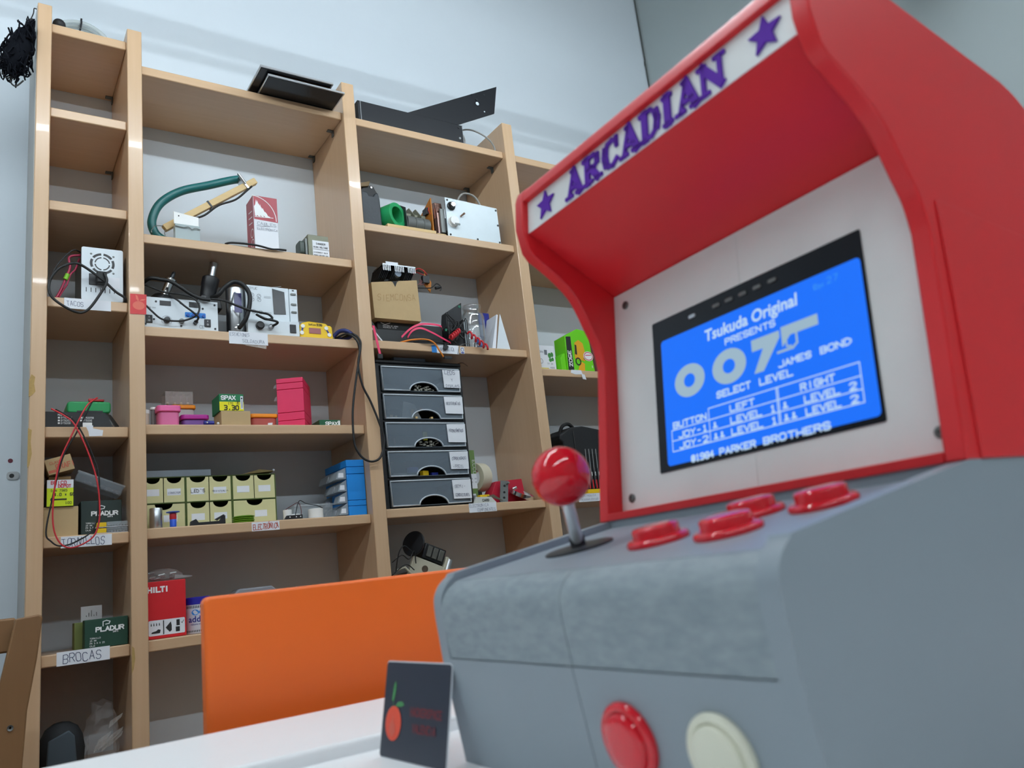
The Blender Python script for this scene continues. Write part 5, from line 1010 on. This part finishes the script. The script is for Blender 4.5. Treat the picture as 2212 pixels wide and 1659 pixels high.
P(t, 'plug_lead', MB().tube(spline([(1.165, .05, zz + .213), (1.19, .05, zz + .215), (1.222, .05, zz + .220), (1.245, .05, zz + .238), (1.262, .05, zz + .225), (1.256, .05, zz + .212)], 6), .0022, 6), BLACKM); P(t, 'plug', MB().cyl((1.238, .05, zz + .220), (1.256, .05, zz + .226), .006, n=10), BLACKM); P(t, 'wire_tangle', MB().tube(spline([(1.168, .05, zz + .225), (1.18, .052, zz + .235), (1.176, .05, zz + .245), (1.186, .05, zz + .24), (1.178, .05, zz + .226), (1.196, .05, zz + .232)], 4), .0014, 6), mat('grey_red_wire', (120, 70, 70), .5))
t = T('power_bricks', 'heap of black power bricks and adapters left of the glass jar', 'adapter heap', (1.33, .12, zz))
for q in ([(1.285, .06, zz), (1.345, .06, zz), (1.350, .06, zz + .10), (1.275, .06, zz + .085), .06], [(1.290, .085, zz + .09), (1.355, .085, zz + .10), (1.362, .085, zz + .190), (1.30, .085, zz + .150), .05], [(1.338, .055, zz), (1.361, .055, zz), (1.361, .055, zz + .115), (1.342, .055, zz + .115), .07]):
    P(t, 'adapter', MB().hexa(q[:4], [(a, b + q[4], c) for a, b, c in q[:4]]), BLACK, .003)
P(t, 'power_button', MB().cyl((1.350, .085, zz + .172), (1.350, .0835, zz + .172), .005, n=12), GPCB); P(t, 'silver_edge', MB().box(1.343, 1.347, .0535, .055, zz + .002, zz + .114), SILVER); P(t, 'silver_edge', MB().box(1.352, 1.3545, .0535, .055, zz + .002, zz + .112), SILVER)
rb = random.Random(12)
for k, lb_ in enumerate(('topmost of the tangle', 'second of the tangle', 'third of the tangle', 'lowest of the tangle')):
    a = [(1.27 + .02 * k, .045, zz + .10 - .02 * k)]
    for i in range(6): a.append((1.265 + rb.uniform(0, .085), .035 + rb.uniform(0, .014), zz + .012 + rb.uniform(0, .12)))
    cable('black_lead', 'thin black lead hanging over the power bricks, ' + lb_, a, .0024, BLACKM, 6, group='tangle of black leads')
P(t, 'green_connector', MB().box(1.262, 1.276, .05, .056, zz + .062, zz + .070), GPCB)
def flatband(mb, pts, w, th, ns=6):
    p = spline(pts, ns)
    for a, b in zip(p, p[1:]): mb.hexa([a + V((0, 0, 0)), b, b + V((0, w * .3, w)), a + V((0, w * .3, w))], [a + V((0, th, 0)), b + V((0, th, 0)), b + V((0, w * .3 + th, w)), a + V((0, w * .3 + th, w))])
    return mb
for lb_, pts in (('upper bright pink ribbon cable arching before the black box', [(1.085, .045, zz + .022), (1.115, .032, zz + .050), (1.150, .026, zz + .066), (1.195, .026, zz + .070), (1.235, .032, zz + .068), (1.25, .05, zz + .060)]), ('lower bright pink ribbon cable running to the twisted wires', [(1.105, .04, zz + .020), (1.120, .03, zz + .042), (1.150, .024, zz + .052), (1.195, .024, zz + .038), (1.235, .028, zz + .022), (1.27, .035, zz + .010)])):
    S1('ribbon_cable', lb_, 'cable', flatband(MB(), pts, .008, .0015), SATA, pts[0], 0, 0)
t = T('ribbon_cable', 'bright pink ribbon cable hanging down beside the third upright', 'cable', (.965, .0, zz)); P(t, 'ribbon', MB().hexa([(.960, .006, zz + .045), (.968, .006, zz + .045), (.981, -.001, zz - .055), (.973, -.001, zz - .055)], [(.960, .0075, zz + .045), (.968, .0075, zz + .045), (.981, .0005, zz - .055), (.973, .0005, zz - .055)]), SATA); P(t, 'connector', MB().box(.968, .985, -.004, .003, zz - .070, zz - .054), BLACK, .001)
for k, (x0, x1, z0, z1) in enumerate(((1.255, 1.292, .012, .040), (1.325, 1.395, .030, -.018))):
    a = [(x0 + (x1 - x0) * i / 28., -.001 + .010 * (1 - k) + .008 * math.cos(i * 1.05), zz + .010 + (z0 + (z1 - z0) * i / 28.) + .0095 * math.sin(i * 1.05)) for i in range(29)]
    S1('twisted_wire', ['coiled red wire in the cable tangle, left', 'coiled red wire spilling over the edge before the glass jar'][k], 'wire', MB().tube(spline(a, 2), .0036, 6), WRED, a[0], 0, 180)
cable('orange_cable', 'orange flat cable hanging over the edge beside the shelf label', [(1.075, .04, zz + .004), (1.11, .022, zz + .010), (1.155, .008, zz + .010), (1.185, .004, zz - .002), (1.203, .003, zz - .03), (1.216, .004, zz - .050)], .0030, ORC)
S1('cable_plug', 'black plug at the end of the orange cable', 'plug', MB().box(1.216, 1.246, -.004, .006, zz - .057, zz - .049), BLACK, (1.23, .0, zz - .053), .001)
cable('black_lead', 'black lead lying along the front edge under the orange cable', [(1.12, .03, zz + .004), (1.145, .012, zz + .004), (1.18, .008, zz + .0035), (1.215, .012, zz + .0035), (1.25, .02, zz + .004)], .003, BLACKM)
S1('cable_plug', 'small black square plug resting on the shelf label edge', 'plug', MB().hexa([(1.221, .006, zz - .018), (1.235, .006, zz - .022), (1.242, .006, zz - .010), (1.228, .006, zz + .0)], [(1.221, .014, zz - .018), (1.235, .014, zz - .022), (1.242, .014, zz - .010), (1.228, .014, zz + .0)]), BLACK, (1.23, .01, zz - .01))
cable('thin_wire', 'thin grey wire drooping in front of the shelf label', [(1.335, .02, zz + .010), (1.31, .008, zz + .004), (1.285, .004, zz - .008), (1.275, .004, zz - .036)], .0012, GREYM)
t = T('glass_jar', 'open clear glass jar with small batteries inside', 'jar', (1.41, .10, zz)); P(t, 'glass', MB().lathe([(.030, .001), (.042, .002), (.0445, .008), (.0445, .135), (.040, .150), (.034, .157), (.034, .172), (.036, .175), (.036, .182), (.0335, .182), (.0335, .158), (.0385, .149), (.0425, .134), (.0425, .010), (.030, .005)], (1.410, .098, zz), (0, 0, 1), 40), GLASS, 0, 180)
P(t, 'frosted_label', MB().lathe([(.0422, .055), (.0422, .098)], (1.410, .098, zz), (0, 0, 1), 40), mat('frost_label', (206, 216, 218), .5, alpha=.28))
rb = random.Random(2)
for k in range(6):
    x, y, z = 1.404 + rb.uniform(0, .026), .070 + rb.uniform(0, .02), zz + .010 + .006 * k; dx = rb.uniform(-.5, .5)
    S1('battery', 'small %s battery inside the glass jar, %s' % (['blue', 'silver'][k % 2], ['at the bottom', 'second from the bottom', 'third from the bottom', 'fourth from the bottom', 'fifth from the bottom', 'at the top of the heap'][k]), 'battery', MB().cyl((x - .012 * dx, y, z), (x + .012 * dx, y + .005, z + .020), .0068, n=12), mat('bright_blue_wrap', (30, 100, 200), .35) if k % 2 == 0 else SILVER, (x, y, z), 0, 40, 'batteries in the jar')
t = T('folded_card', 'folded white card standing like a tent beside the glass jar', 'card', (1.49, .08, zz)); P(t, 'front_leaf', MB().hexa([(1.450, .050, zz + .001), (1.466, .050, zz + .001), (1.510, .075, zz + .150), (1.505, .075, zz + .152)], [(1.470, .15, zz + .001), (1.480, .15, zz + .001), (1.512, .15, zz + .150), (1.507, .15, zz + .152)]), PAPER); P(t, 'back_leaf', MB().hexa([(1.468, .046, zz + .0005), (1.532, .046, zz + .0005), (1.530, .046, zz + .002), (1.510, .06, zz + .150)], [(1.468, .0475, zz + .0005), (1.532, .0475, zz + .0005), (1.530, .0475, zz + .002), (1.510, .0615, zz + .150)]), WHITEM)
S1('blue_clip', 'dark blue plastic clip behind the folded white card', 'clip', MB().box(1.478, 1.525, .155, .165, zz, zz + .185), NAVY, (1.5, .16, zz), .003)

# ================= third bay, drawer tower
zz = Z3[3]
t = T('drawer_tower', 'tall black tower of five frosted drawers with handwritten labels', 'drawer tower', (1.16, .18, zz)); f = MB(); x0, x1, y0, y1 = .988, 1.316, .066, .306; PT_ = .0965; TH_ = .502
f.box(x0, x0 + .012, y0, y1, zz, zz + TH_ - .012).box(x1 - .010, x1, y0, y1, zz, zz + TH_ - .012).box(x0, x1, y1 - .004, y1, zz, zz + TH_ - .012)
for k in range(6): f.box(x0 + .012, x1 - .010, y0, y1 - .004, zz + k * PT_, zz + k * PT_ + .006)
P(t, 'frame', f, BLACK); P(t, 'top', MB().prism(rrect(x0 - .006, x1 + .004, y0 - .006, y1, .012), zz + TH_ - .012, zz + TH_, 'z'), BLACK, .004, seg=3)
HW = [('LEDS', 'Y', 'DISPLAYS'), ('RESISTENCIAS',), ('POTENCIÓMETROS',), ('CONDENSADO', '-RES'), ('SEMI-', 'CONDUCTORES')]
for k in range(5):
    zb = zz + (4 - k) * PT_ + .0078; zt2 = zb + .0865; a, b = 1.004, 1.303; cx = 1.158; ra, rh = .052, .030
    arch = [(cx + ra * math.cos(w_), zb + rh * math.sin(w_)) for w_ in [PI * i / 16 for i in range(17)]]
    poly = [(a, zb)] + arch[::-1] + [(b, zb), (b + .002, zt2), (a - .002, zt2)]
    d = P(t, 'drawer', MB().prism(poly, .058, .0605, 'y'), mat('drawer_front_plastic', (126, 140, 152), .25, alpha=.5))
    r_ = MB(); y = .0572
    r_.tube([(x, y, z) for x, z in [(a + .003, zb + .003), (cx - ra - .002, zb + .003)]] + [(cx + (ra + .002) * math.cos(w_), y, zb + .003 + rh * math.sin(w_)) for w_ in [PI - PI * i / 16 for i in range(17)]] + [(b - .003, y, zb + .003), (b - .001, y, zt2 - .003), (a + .001, y, zt2 - .003), (a + .003, y, zb + .003)], .0024, 6)
    P(d, 'rim', r_, FROSTL, 0, 180)
    P(d, 'tray', MB().box(a, b, .061, .29, zb, zb + .003).box(a, a + .0025, .061, .29, zb, zb + .07).box(b - .0025, b, .061, .29, zb, zb + .07), mat('drawer_tray_plastic', (90, 100, 108), .35, alpha=.6))
    lx0 = 1.232 if k else 1.236; p_ = P(d, 'drawer_label', MB().flat([(lx0, zb + .016 + .004 * (k % 2)), (1.302, zb + .015 + .004 * (k % 2)), (1.3035, zb + .080), (lx0 - .002, zb + .079)], (0, .0535, 0), FX_, FZ_, .0005), PAPER)
    mb = MB(); n_ = len(HW[k]); hh = .062 / max(n_, 2.2)
    for i, s_ in enumerate(HW[k]):
        w_ = (.056 if len(s_) > 5 else .044) if len(s_) > 1 else .007; adv = w_ / len(s_); h_ = .015 if (k == 0 and i == 0) else .0095
        text(mb, s_, (lx0 + (.006 if len(s_) > 1 else .030), .0524, zb + .077 - hh * (i + .9) + (.004 if k == 0 and i == 0 else 0)), FX_, FZ_, h_, adv * .76 / h_, adv * .24 / h_, .09, jit=.15)
    P(p_, 'handwriting', mb, INK, 0, 0)
rb = random.Random(8)
def bit(name, label, x, y, z, w, d, h, m, rz=0.):
    t_ = S1(name, label, 'component', MB(Matrix.Translation(V((x, y, z))) @ Matrix.Rotation(rz, 4, 'Z')).box(-w / 2, w / 2, -d / 2, d / 2, 0, h), m, (x, y, z), .0008)
zb = lambda k: zz + (4 - k) * PT_ + .0109
bit('blue_component', 'blue block part inside the fourth drawer of the black tower', 1.100, .080, zb(3) + .012, .036, .016, .018, mat('component_blue', (60, 90, 200), .4), .15)
bit('grey_component', 'grey block part at the left inside the fourth drawer of the tower', 1.05, .085, zb(3), .05, .02, .012, mat('component_grey', (160, 160, 156), .5)); bit('yellow_component', 'yellow block part behind the arch of the fourth drawer', 1.145, .085, zb(3), .026, .016, .018, YELL, .3); bit('navy_component', 'dark blue part right of the yellow one in the fourth drawer', 1.185, .09, zb(3), .024, .014, .012, NAVY); bit('white_component', 'white part at the right inside the fourth drawer of the tower', 1.262, .085, zb(3), .03, .014, .010, WHITEP)
for k, (x, z, w) in enumerate(((1.035, .006, .012), (1.052, .004, .008), (1.115, .012, .010), (1.150, .030, .012), (1.128, .0, .020), (1.185, .0, .016))): bit('resistor_strip', 'pale strip of resistors in the second drawer, %s from the left' % ['first', 'second', 'third', 'fifth', 'fourth', 'sixth'][k], x, .075, zb(1) + z, w, .008, .008 if k != 2 else .022, mat('tan_paper_tape', (206, 176, 120), .6), .3 * k)
t = T('zip_bag', 'folded clear zip bag inside the second drawer of the tower', 'bag', (1.10, .09, zb(1))); P(t, 'film', MB().hexa([(1.075, .08, zb(1)), (1.15, .08, zb(1) + .004), (1.13, .085, zb(1) + .055), (1.09, .085, zb(1) + .065)], [(1.075, .09, zb(1)), (1.15, .09, zb(1) + .004), (1.13, .095, zb(1) + .055), (1.09, .095, zb(1) + .065)]), mat('zip_film', (190, 196, 196), .25, alpha=.6))
bit('yellow_tag', 'yellow green tag in the third drawer of the black tower', 1.158, .08, zb(2) + .025, .016, .004, .030, mat('lime_tag', (190, 190, 50), .5)); bit('brown_component', 'thin brown lead at the left of the third drawer', 1.04, .075, zb(2) + .004, .004, .004, .028, mat('brown_lead', (120, 80, 70), .5))
for k in (0, 2): 
    mb = MB()
    for i in range(26): x, z = 1.125 + rb.uniform(0, .07), zb(k) + rb.uniform(0, .016); mb.box(x, x + rb.uniform(.003, .010), .066, .066 + rb.uniform(.004, .012), z, z + rb.uniform(.003, .007))
    o = S1('loose_components', ['heap of tiny grey parts in the top drawer of the tower', '', 'heap of tiny grey parts in the third drawer of the tower'][k], 'components', mb, mat('grey_small_parts', (140, 140, 130), .5), (1.16, .07, zb(k))); o['kind'] = 'stuff'
t = carton('slate_box', 'flat slate grey box lying on the black drawer tower', 1.074, .098, zz + TH_,   .122, .14, .022, SLATE)
cable('bare_lead', 'thin dark component lead sticking out at the top right of the tower', [(1.310, .07, zz + TH_ + .001), (1.325, .06, zz + TH_ + .003), (1.338, .05, zz + TH_ - .012)], .0016, mat('brown_dark_wire', (92, 66, 48), .5))
t = carton('green_carton', 'narrow green and white carton standing right of the black tower', 1.326, .10, zz, .032, .10, .196, mat('sage_green_card', (104, 132, 72), .6))
fpatch(t, t, 'white_print', [rect(.0005, .0315, .060, .112), rect(.004, .022, .004, .042)], PAPER)
mb = MB(W(t)); text(mb, 'ECCO', (.020, -.0008, .160), (0, 0, -1), (1, 0, 0), .012, .8, .3, .1); P(t, 'lettering', mb, WHT, 0, 0)
mb = MB(W(t))
for i in range(8): mb.flat(rect(.006 + .0018 * i, .007 + .0018 * i, .008, .036), (0, -.001, 0), FX_, FZ_)
for i in range(2): text(mb, 'MOD. 44', (.003, -.0008, .092 - .012 * i), FX_, FZ_, .005, .5, .3, .12)
P(t, 'barcode', mb, DKT, 0, 0)
t = carton('white_carton', 'tall white carton edge with black letters behind the black tower', 1.356, .235, zz, .036, .05, .41, PAPER); mb = MB(W(t)); text(mb, 'VA', (.012, -.0008, .262), (0, 0, -1), (1, 0, 0), .016, .8, .4, .22); P(t, 'lettering', mb, DKT, 0, 0); fpatch(t, t, 'grey_print', [rect(.0005, .0355, .31, .375)], GREYT)
t = T('tape_roll', 'cream roll of tape standing behind the green carton', 'tape', (1.395, .16, zz)); P(t, 'roll', MB().lathe([(.030, 0), (.052, 0), (.052, .045), (.030, .045)], (1.375, .15, zz + .105), (0.9, .25, .0), 36, True), mat('cream_tape', (214, 208, 186), .35), .001)
P(t, 'support_block', MB().box(1.355, 1.392, .13, .20, zz, zz + .052), DARK)
t = T('red_folder', 'bright red folder lying behind the metal bracket', 'folder', (1.47, .15, zz)); P(t, 'cover', MB().hexa([(1.395, .10, zz + .002), (1.56, .10, zz + .002), (1.552, .105, zz + .088), (1.44, .105, zz + .082)], [(1.395, .16, zz + .002), (1.56, .16, zz + .002), (1.552, .155, zz + .088), (1.44, .155, zz + .082)]), REDF, .001)
t = T('metal_bracket', 'perforated grey metal bracket leaning before the red folder', 'bracket', (1.44, .06, zz)); q = [(1.414, .055, zz + .002), (1.448, .055, zz + .002), (1.480, .085, zz + .080), (1.447, .085, zz + .082)]; P(t, 'plate', MB().hexa(q, [(a, b + .002, c) for a, b, c in q]), GREYM)
for fx, fz in ((.5, .2), (.5, .45), (.5, .75)): c = V(q[0]).lerp(V(q[1]), fx).lerp(V(q[3]).lerp(V(q[2]), fx), fz); P(t, 'hole', MB().cyl((c.x, c.y - .0012, c.z), (c.x, c.y - .0002, c.z), .0045, n=12), BLACK)
P(t, 'bolt', MB().cyl((1.468, .078, zz + .070), (1.470, .068, zz + .072), .004, n=10), SILVER)
t = T('hose_clip_ring', 'round chrome ring lying at the right of the red folder', 'ring', (1.525, .07, zz)); P(t, 'band', MB().lathe([(.043, 0), (.046, 0), (.046, .014), (.043, .014)], (1.522, .075, zz + .022), V((.25, -.42, .87)), 36, True), CHROME); P(t, 'disc', MB().lathe([(.042, .001), (.042, .004)], (1.522, .075, zz + .022), V((.25, -.42, .87)), 36), mat('milky_disc', (190, 190, 184), .3)); P(t, 'screw', MB().cyl((1.478, .06, zz + .047), (1.490, .052, zz + .052), .0055, n=10), SILVER)
t = T('module_card', 'dark perforated circuit card lying before the red folder', 'circuit board', (1.38, .05, zz)); P(t, 'card', MB().hexa([(1.352, .035, zz + .024), (1.385, .030, zz + .012), (1.425, .05, zz + .006), (1.395, .06, zz + .030)], [(1.352, .035, zz + .026), (1.385, .030, zz + .014), (1.425, .05, zz + .008), (1.395, .06, zz + .032)]), mat('grey_olive_card', (84, 82, 70), .4))
S1('yellow_block', 'yellow plastic block beside the white scrap label', 'block', MB().box(1.325, 1.362, .036, .056, zz, zz + .030), YELL, (1.34, .046, zz), .001)
t = T('torn_packet', 'torn white packet with grey print on the components shelf edge', 'packet', (1.33, .025, zz)); P(t, 'packet', MB().hexa([(1.290, .020, zz), (1.378, .020, zz), (1.360, .022, zz + .020), (1.30, .022, zz + .022)], [(1.290, .030, zz), (1.378, .030, zz), (1.360, .030, zz + .020), (1.30, .030, zz + .022)]), mat('grey_white_packet', (200, 202, 194), .6)); mb = MB(); text(mb, 'CARD', (1.322, .0194, zz + .006), FX_, FZ_, .007, .7, .3, .22); P(t, 'print', mb, DKT, 0, 0)

# ================= third bay, lower shelf: printer mechanism
zz = Z3[4]
t = T('printer_mechanism', 'dismantled black and cream printer mechanism above the orange panel', 'mechanism', (1.10, .14, zz))
P(t, 'base_plate', MB().prism([(.975, zz), (1.245, zz), (1.235, zz + .070), (1.16, zz + .105), (1.03, zz + .088), (.985, zz + .07)], .08, .20, 'y'), mat('dark_mechanism', (44, 44, 42), .5), .002)
R_ = Matrix.Translation(V((1.10, .075, zz + .10))) @ Matrix.Rotation(.42, 4, 'Y')
P(t, 'cream_plate', MB(R_).box(-.045, .085, -.01, .004, -.035, .030), mat('cream_steel', (184, 180, 160), .45), .002); P(t, 'slot', MB(R_).cyl((.005, -.0115, .002), (.005, -.010, .002), .011, n=16), mat('brown_slot', (74, 60, 46), .6))
P(t, 'gear', MB(Matrix.Translation(V((1.075, .075, zz + .185))) @ Matrix.Rotation(.5, 4, 'Y')).lathe([(.012, 0), (.040, 0), (.042, .004), (.040, .010), (.012, .010)], (0, 0, 0), (.85, .45, .15), 30), BLACK); P(t, 'motor_block', MB(R_).box(-.015, .065, -.005, .05, .035, .085), BLACK, .003)
for k in range(3): P(t, 'rib', MB(R_).box(-.005 + .022 * k, .012 + .022 * k, -.012, -.005, .043, .078), mat('grey_rib', (84, 84, 78), .4), .001)
P(t, 'roller', MB(R_).cyl((.086, -.004, -.020), (.086, -.004, .060), .012, n=18), SILVER); P(t, 'side_cheek', MB(R_).box(.068, .080, -.012, .03, -.03, .065), mat('cream_steel', (184, 180, 160), .45), .002)
P(t, 'lever', MB().tube([(1.005, .06, zz + .105), (1.03, .055, zz + .112), (1.065, .05, zz + .072)], .004, 8), mat('cream_steel', (184, 180, 160), .45)); P(t, 'rod', MB().cyl((.985, .07, zz + .075), (1.20, .06, zz + .055), .005, n=10), GREYM)
for k, pts in enumerate(([(1.0, .06, zz + .10), (1.01, .05, zz + .155), (1.03, .05, zz + .178), (1.05, .05, zz + .165), (1.07, .055, zz + .15)], [(.99, .06, zz + .13), (1.02, .05, zz + .15), (1.045, .05, zz + .135), (1.065, .05, zz + .16), (1.07, .055, zz + .12)], [(.985, .06, zz + .09), (1.03, .05, zz + .12), (1.06, .05, zz + .10)])): P(t, 'wire', MB().tube(spline(pts, 5), .0018, 6), BLACKM)
P(t, 'front_rail', MB().hexa([(.975, .05, zz + .035), (1.215, .05, zz + .070), (1.215, .05, zz + .082), (.975, .05, zz + .065)], [(.975, .07, zz + .035), (1.215, .07, zz + .070), (1.215, .07, zz + .082), (.975, .07, zz + .065)]), mat('cream_steel', (184, 180, 160), .45), .002)

# ================= fourth bay
zz = Z4[2]
t = carton('white_device_box', 'white box with green leaf emblem on the fourth bay', 1.672, .075, zz, .085, .075, .110, PAPER, -.0)
P(t, 'lid_side', MB(W(t)).hexa([(.085, 0, .001), (.100, .020, .001), (.100, .020, .114), (.085, 0, .110)], [(.085, .075, .001), (.100, .095, .001), (.100, .095, .114), (.085, .075, .110)]), PAPER)
fpatch(t, t, 'leaf_emblem', [ell(.058, .070, .008, .011, 12), ell(.070, .074, .007, .010, 12), ell(.060, .052, .007, .008, 12), ell(.071, .055, .006, .008, 12)], mat('leaf_print', (60, 130, 60), .6)); mb = MB(W(t)); mb.flat(rect(.034, .048, .072, .092), (0, -.0006, 0), FX_, FZ_); mb.ribbon(ell(.016, .046, .007, .009, 12) + [(.023, .046)], .0016, (0, -.0006, 0), FX_, FZ_); text(mb, 'FORA', (.006, -.0006, .080), FX_, FZ_, .007, .6, .3, .14); text(mb, '5V 2A', (.044, -.0006, .034), FX_, FZ_, .006, .6, .3, .14); text(mb, 'MADE', (.056, -.0006, .018), FX_, FZ_, .006, .6, .3, .14); P(t, 'print', mb, mat('grey_print', (110, 116, 124), .7), 0, 0); fpatch(t, t, 'yellow_bar', [rect(.008, .048, .014, .020)], mat('pale_yellow_print', (222, 206, 110), .6))
t = T('toy_car_box', 'bright green toy car box with a yellow car printed on it', 'box', (1.86, .09, zz)); P(t, 'carton', MB().prism([(1.800, zz), (1.938, zz), (1.928, zz + .150), (1.912, zz + .178), (1.872, zz + .184), (1.805, zz + .150)], .060, .13, 'y'), GCARD, .001); P(t, 'low_side', MB().prism([(1.776, zz), (1.80, zz), (1.80, zz + .080), (1.788, zz + .078), (1.777, zz + .060)], .066, .12, 'y'), GCARD, .001)
P(t, 'dark_edge', MB().flat([(1.803, zz + .001), (1.832, zz + .001), (1.834, zz + .150), (1.810, zz + .148)], (0, .0594, 0), FX_, FZ_), DKT, 0, 0); mb = MB(); text(mb, '350Z', (1.812, .0588, zz + .090), (0, 0, -1), (1, 0, 0), .014, .9, .3, .24); text(mb, '*', (1.922, .0588, zz + .025), FX_, FZ_, .01, .8); mb.flat(ell(1.912, zz + .072, .025, .020, 20), (0, .0590, 0), FX_, FZ_); P(t, 'white_print', mb, WHT, 0, 0)
P(t, 'car_print', MB().flat([(1.842, zz + .060), (1.892, zz + .050), (1.900, zz + .080), (1.892, zz + .125), (1.872, zz + .138), (1.850, zz + .125)], (0, .0592, 0), FX_, FZ_).flat([(1.852, zz + .012), (1.885, zz + .006), (1.890, zz + .040), (1.870, zz + .050)], (0, .0592, 0), FX_, FZ_), mat('car_yellow_print', (222, 164, 30), .5), 0, 0); mb = MB(); mb.flat([(1.846, zz + .078), (1.856, zz + .075), (1.858, zz + .115), (1.850, zz + .118)], (0, .0588, 0), FX_, FZ_); mb.flat(rect(1.888, 1.897, zz + .058, zz + .078), (0, .0588, 0), FX_, FZ_); mb.ribbon(ell(1.858, zz + .048, .012, .014, 12) + [(1.87, zz + .048)], .005, (0, .0588, 0), FX_, FZ_); P(t, 'dark_print', mb, DKT, 0, 0)
mb = MB(); mb.ribbon(ell(1.912, zz + .072, .021, .016, 20) + [(1.933, zz + .072)], .003, (0, .0584, 0), FX_, FZ_); mb.ribbon([(1.898, zz + .075), (1.926, zz + .077)], .003, (0, .0584, 0), FX_, FZ_); P(t, 'red_print', mb, WRED, 0, 0)
t = T('grey_cloth', 'dark rolled item right of the green toy car box', 'roll', (1.965, .10, zz)); P(t, 'roll', MB().lathe([(.022, 0), (.024, .004), (.024, .16), (.018, .166)], (1.968, .10, zz), (0, 0, 1), 20), mat('maroon_cloth', (92, 50, 48), .7))
zz = Z4[3]
t = T('tool_bag', 'black tool bag of screwdrivers on the fourth bay', 'tool bag', (1.83, .14, zz)); P(t, 'bag_body', MB().prism([(1.745, zz), (1.98, zz), (1.98, zz + .25), (1.86, zz + .27), (1.80, zz + .265), (1.742, zz + .235), (1.74, zz + .215), (1.755, zz + .205)], .09, .22, 'y'), mat('black_nylon', (22, 24, 27), .7, bump=.3, scale=90), .006, seg=3); P(t, 'handle', MB().tube(spline([(1.765, .12, zz + .245), (1.775, .11, zz + .272), (1.80, .105, zz + .280), (1.825, .11, zz + .268)], 5), .007, 8), BLACKM); P(t, 'seam', MB().box(1.806, 1.812, .086, .09, zz + .03, zz + .25), BLACKM, .002)
P(t, 'side_pocket', MB().box(1.83, 1.93, .080, .09, zz + .002, zz + .16), BLACKM, .003)
for k, x in enumerate((1.836, 1.853, 1.870, 1.888)):
    t2 = T('screwdriver', 'black and red screwdriver in the tool bag, %s from the left' % ['first', 'second', 'third', 'fourth'][k], 'screwdriver', (x, .072, zz), 0, 'screwdrivers in the tool bag'); P(t2, 'handle', MB().lathe([(.006, 0), (.0065, .01), (.006, .075), (.004, .08)], (x, .071, zz + .018), (.03, 0, 1), 12), BLACK); P(t2, 'stripe', MB().box(x - .002, x + .003, .0635, .0655, zz + .022, zz + .055), WRED); P(t2, 'shaft', MB().cyl((x + .0024, .071, zz + .098), (x + .005, .071, zz + .175), .0018, n=8), SILVER); P(t2, 'print', MB().flat(rect(x - .001, x + .002, zz + .070, zz + .085), (0, .0636, 0), FX_, FZ_), WHT, 0, 0)
S1('yellow_case', 'flat yellow case lying in front of the black tool bag', 'case', MB().box(1.80, 1.93, .035, .060, zz, zz + .016), YELL, (1.86, .05, zz), .002)
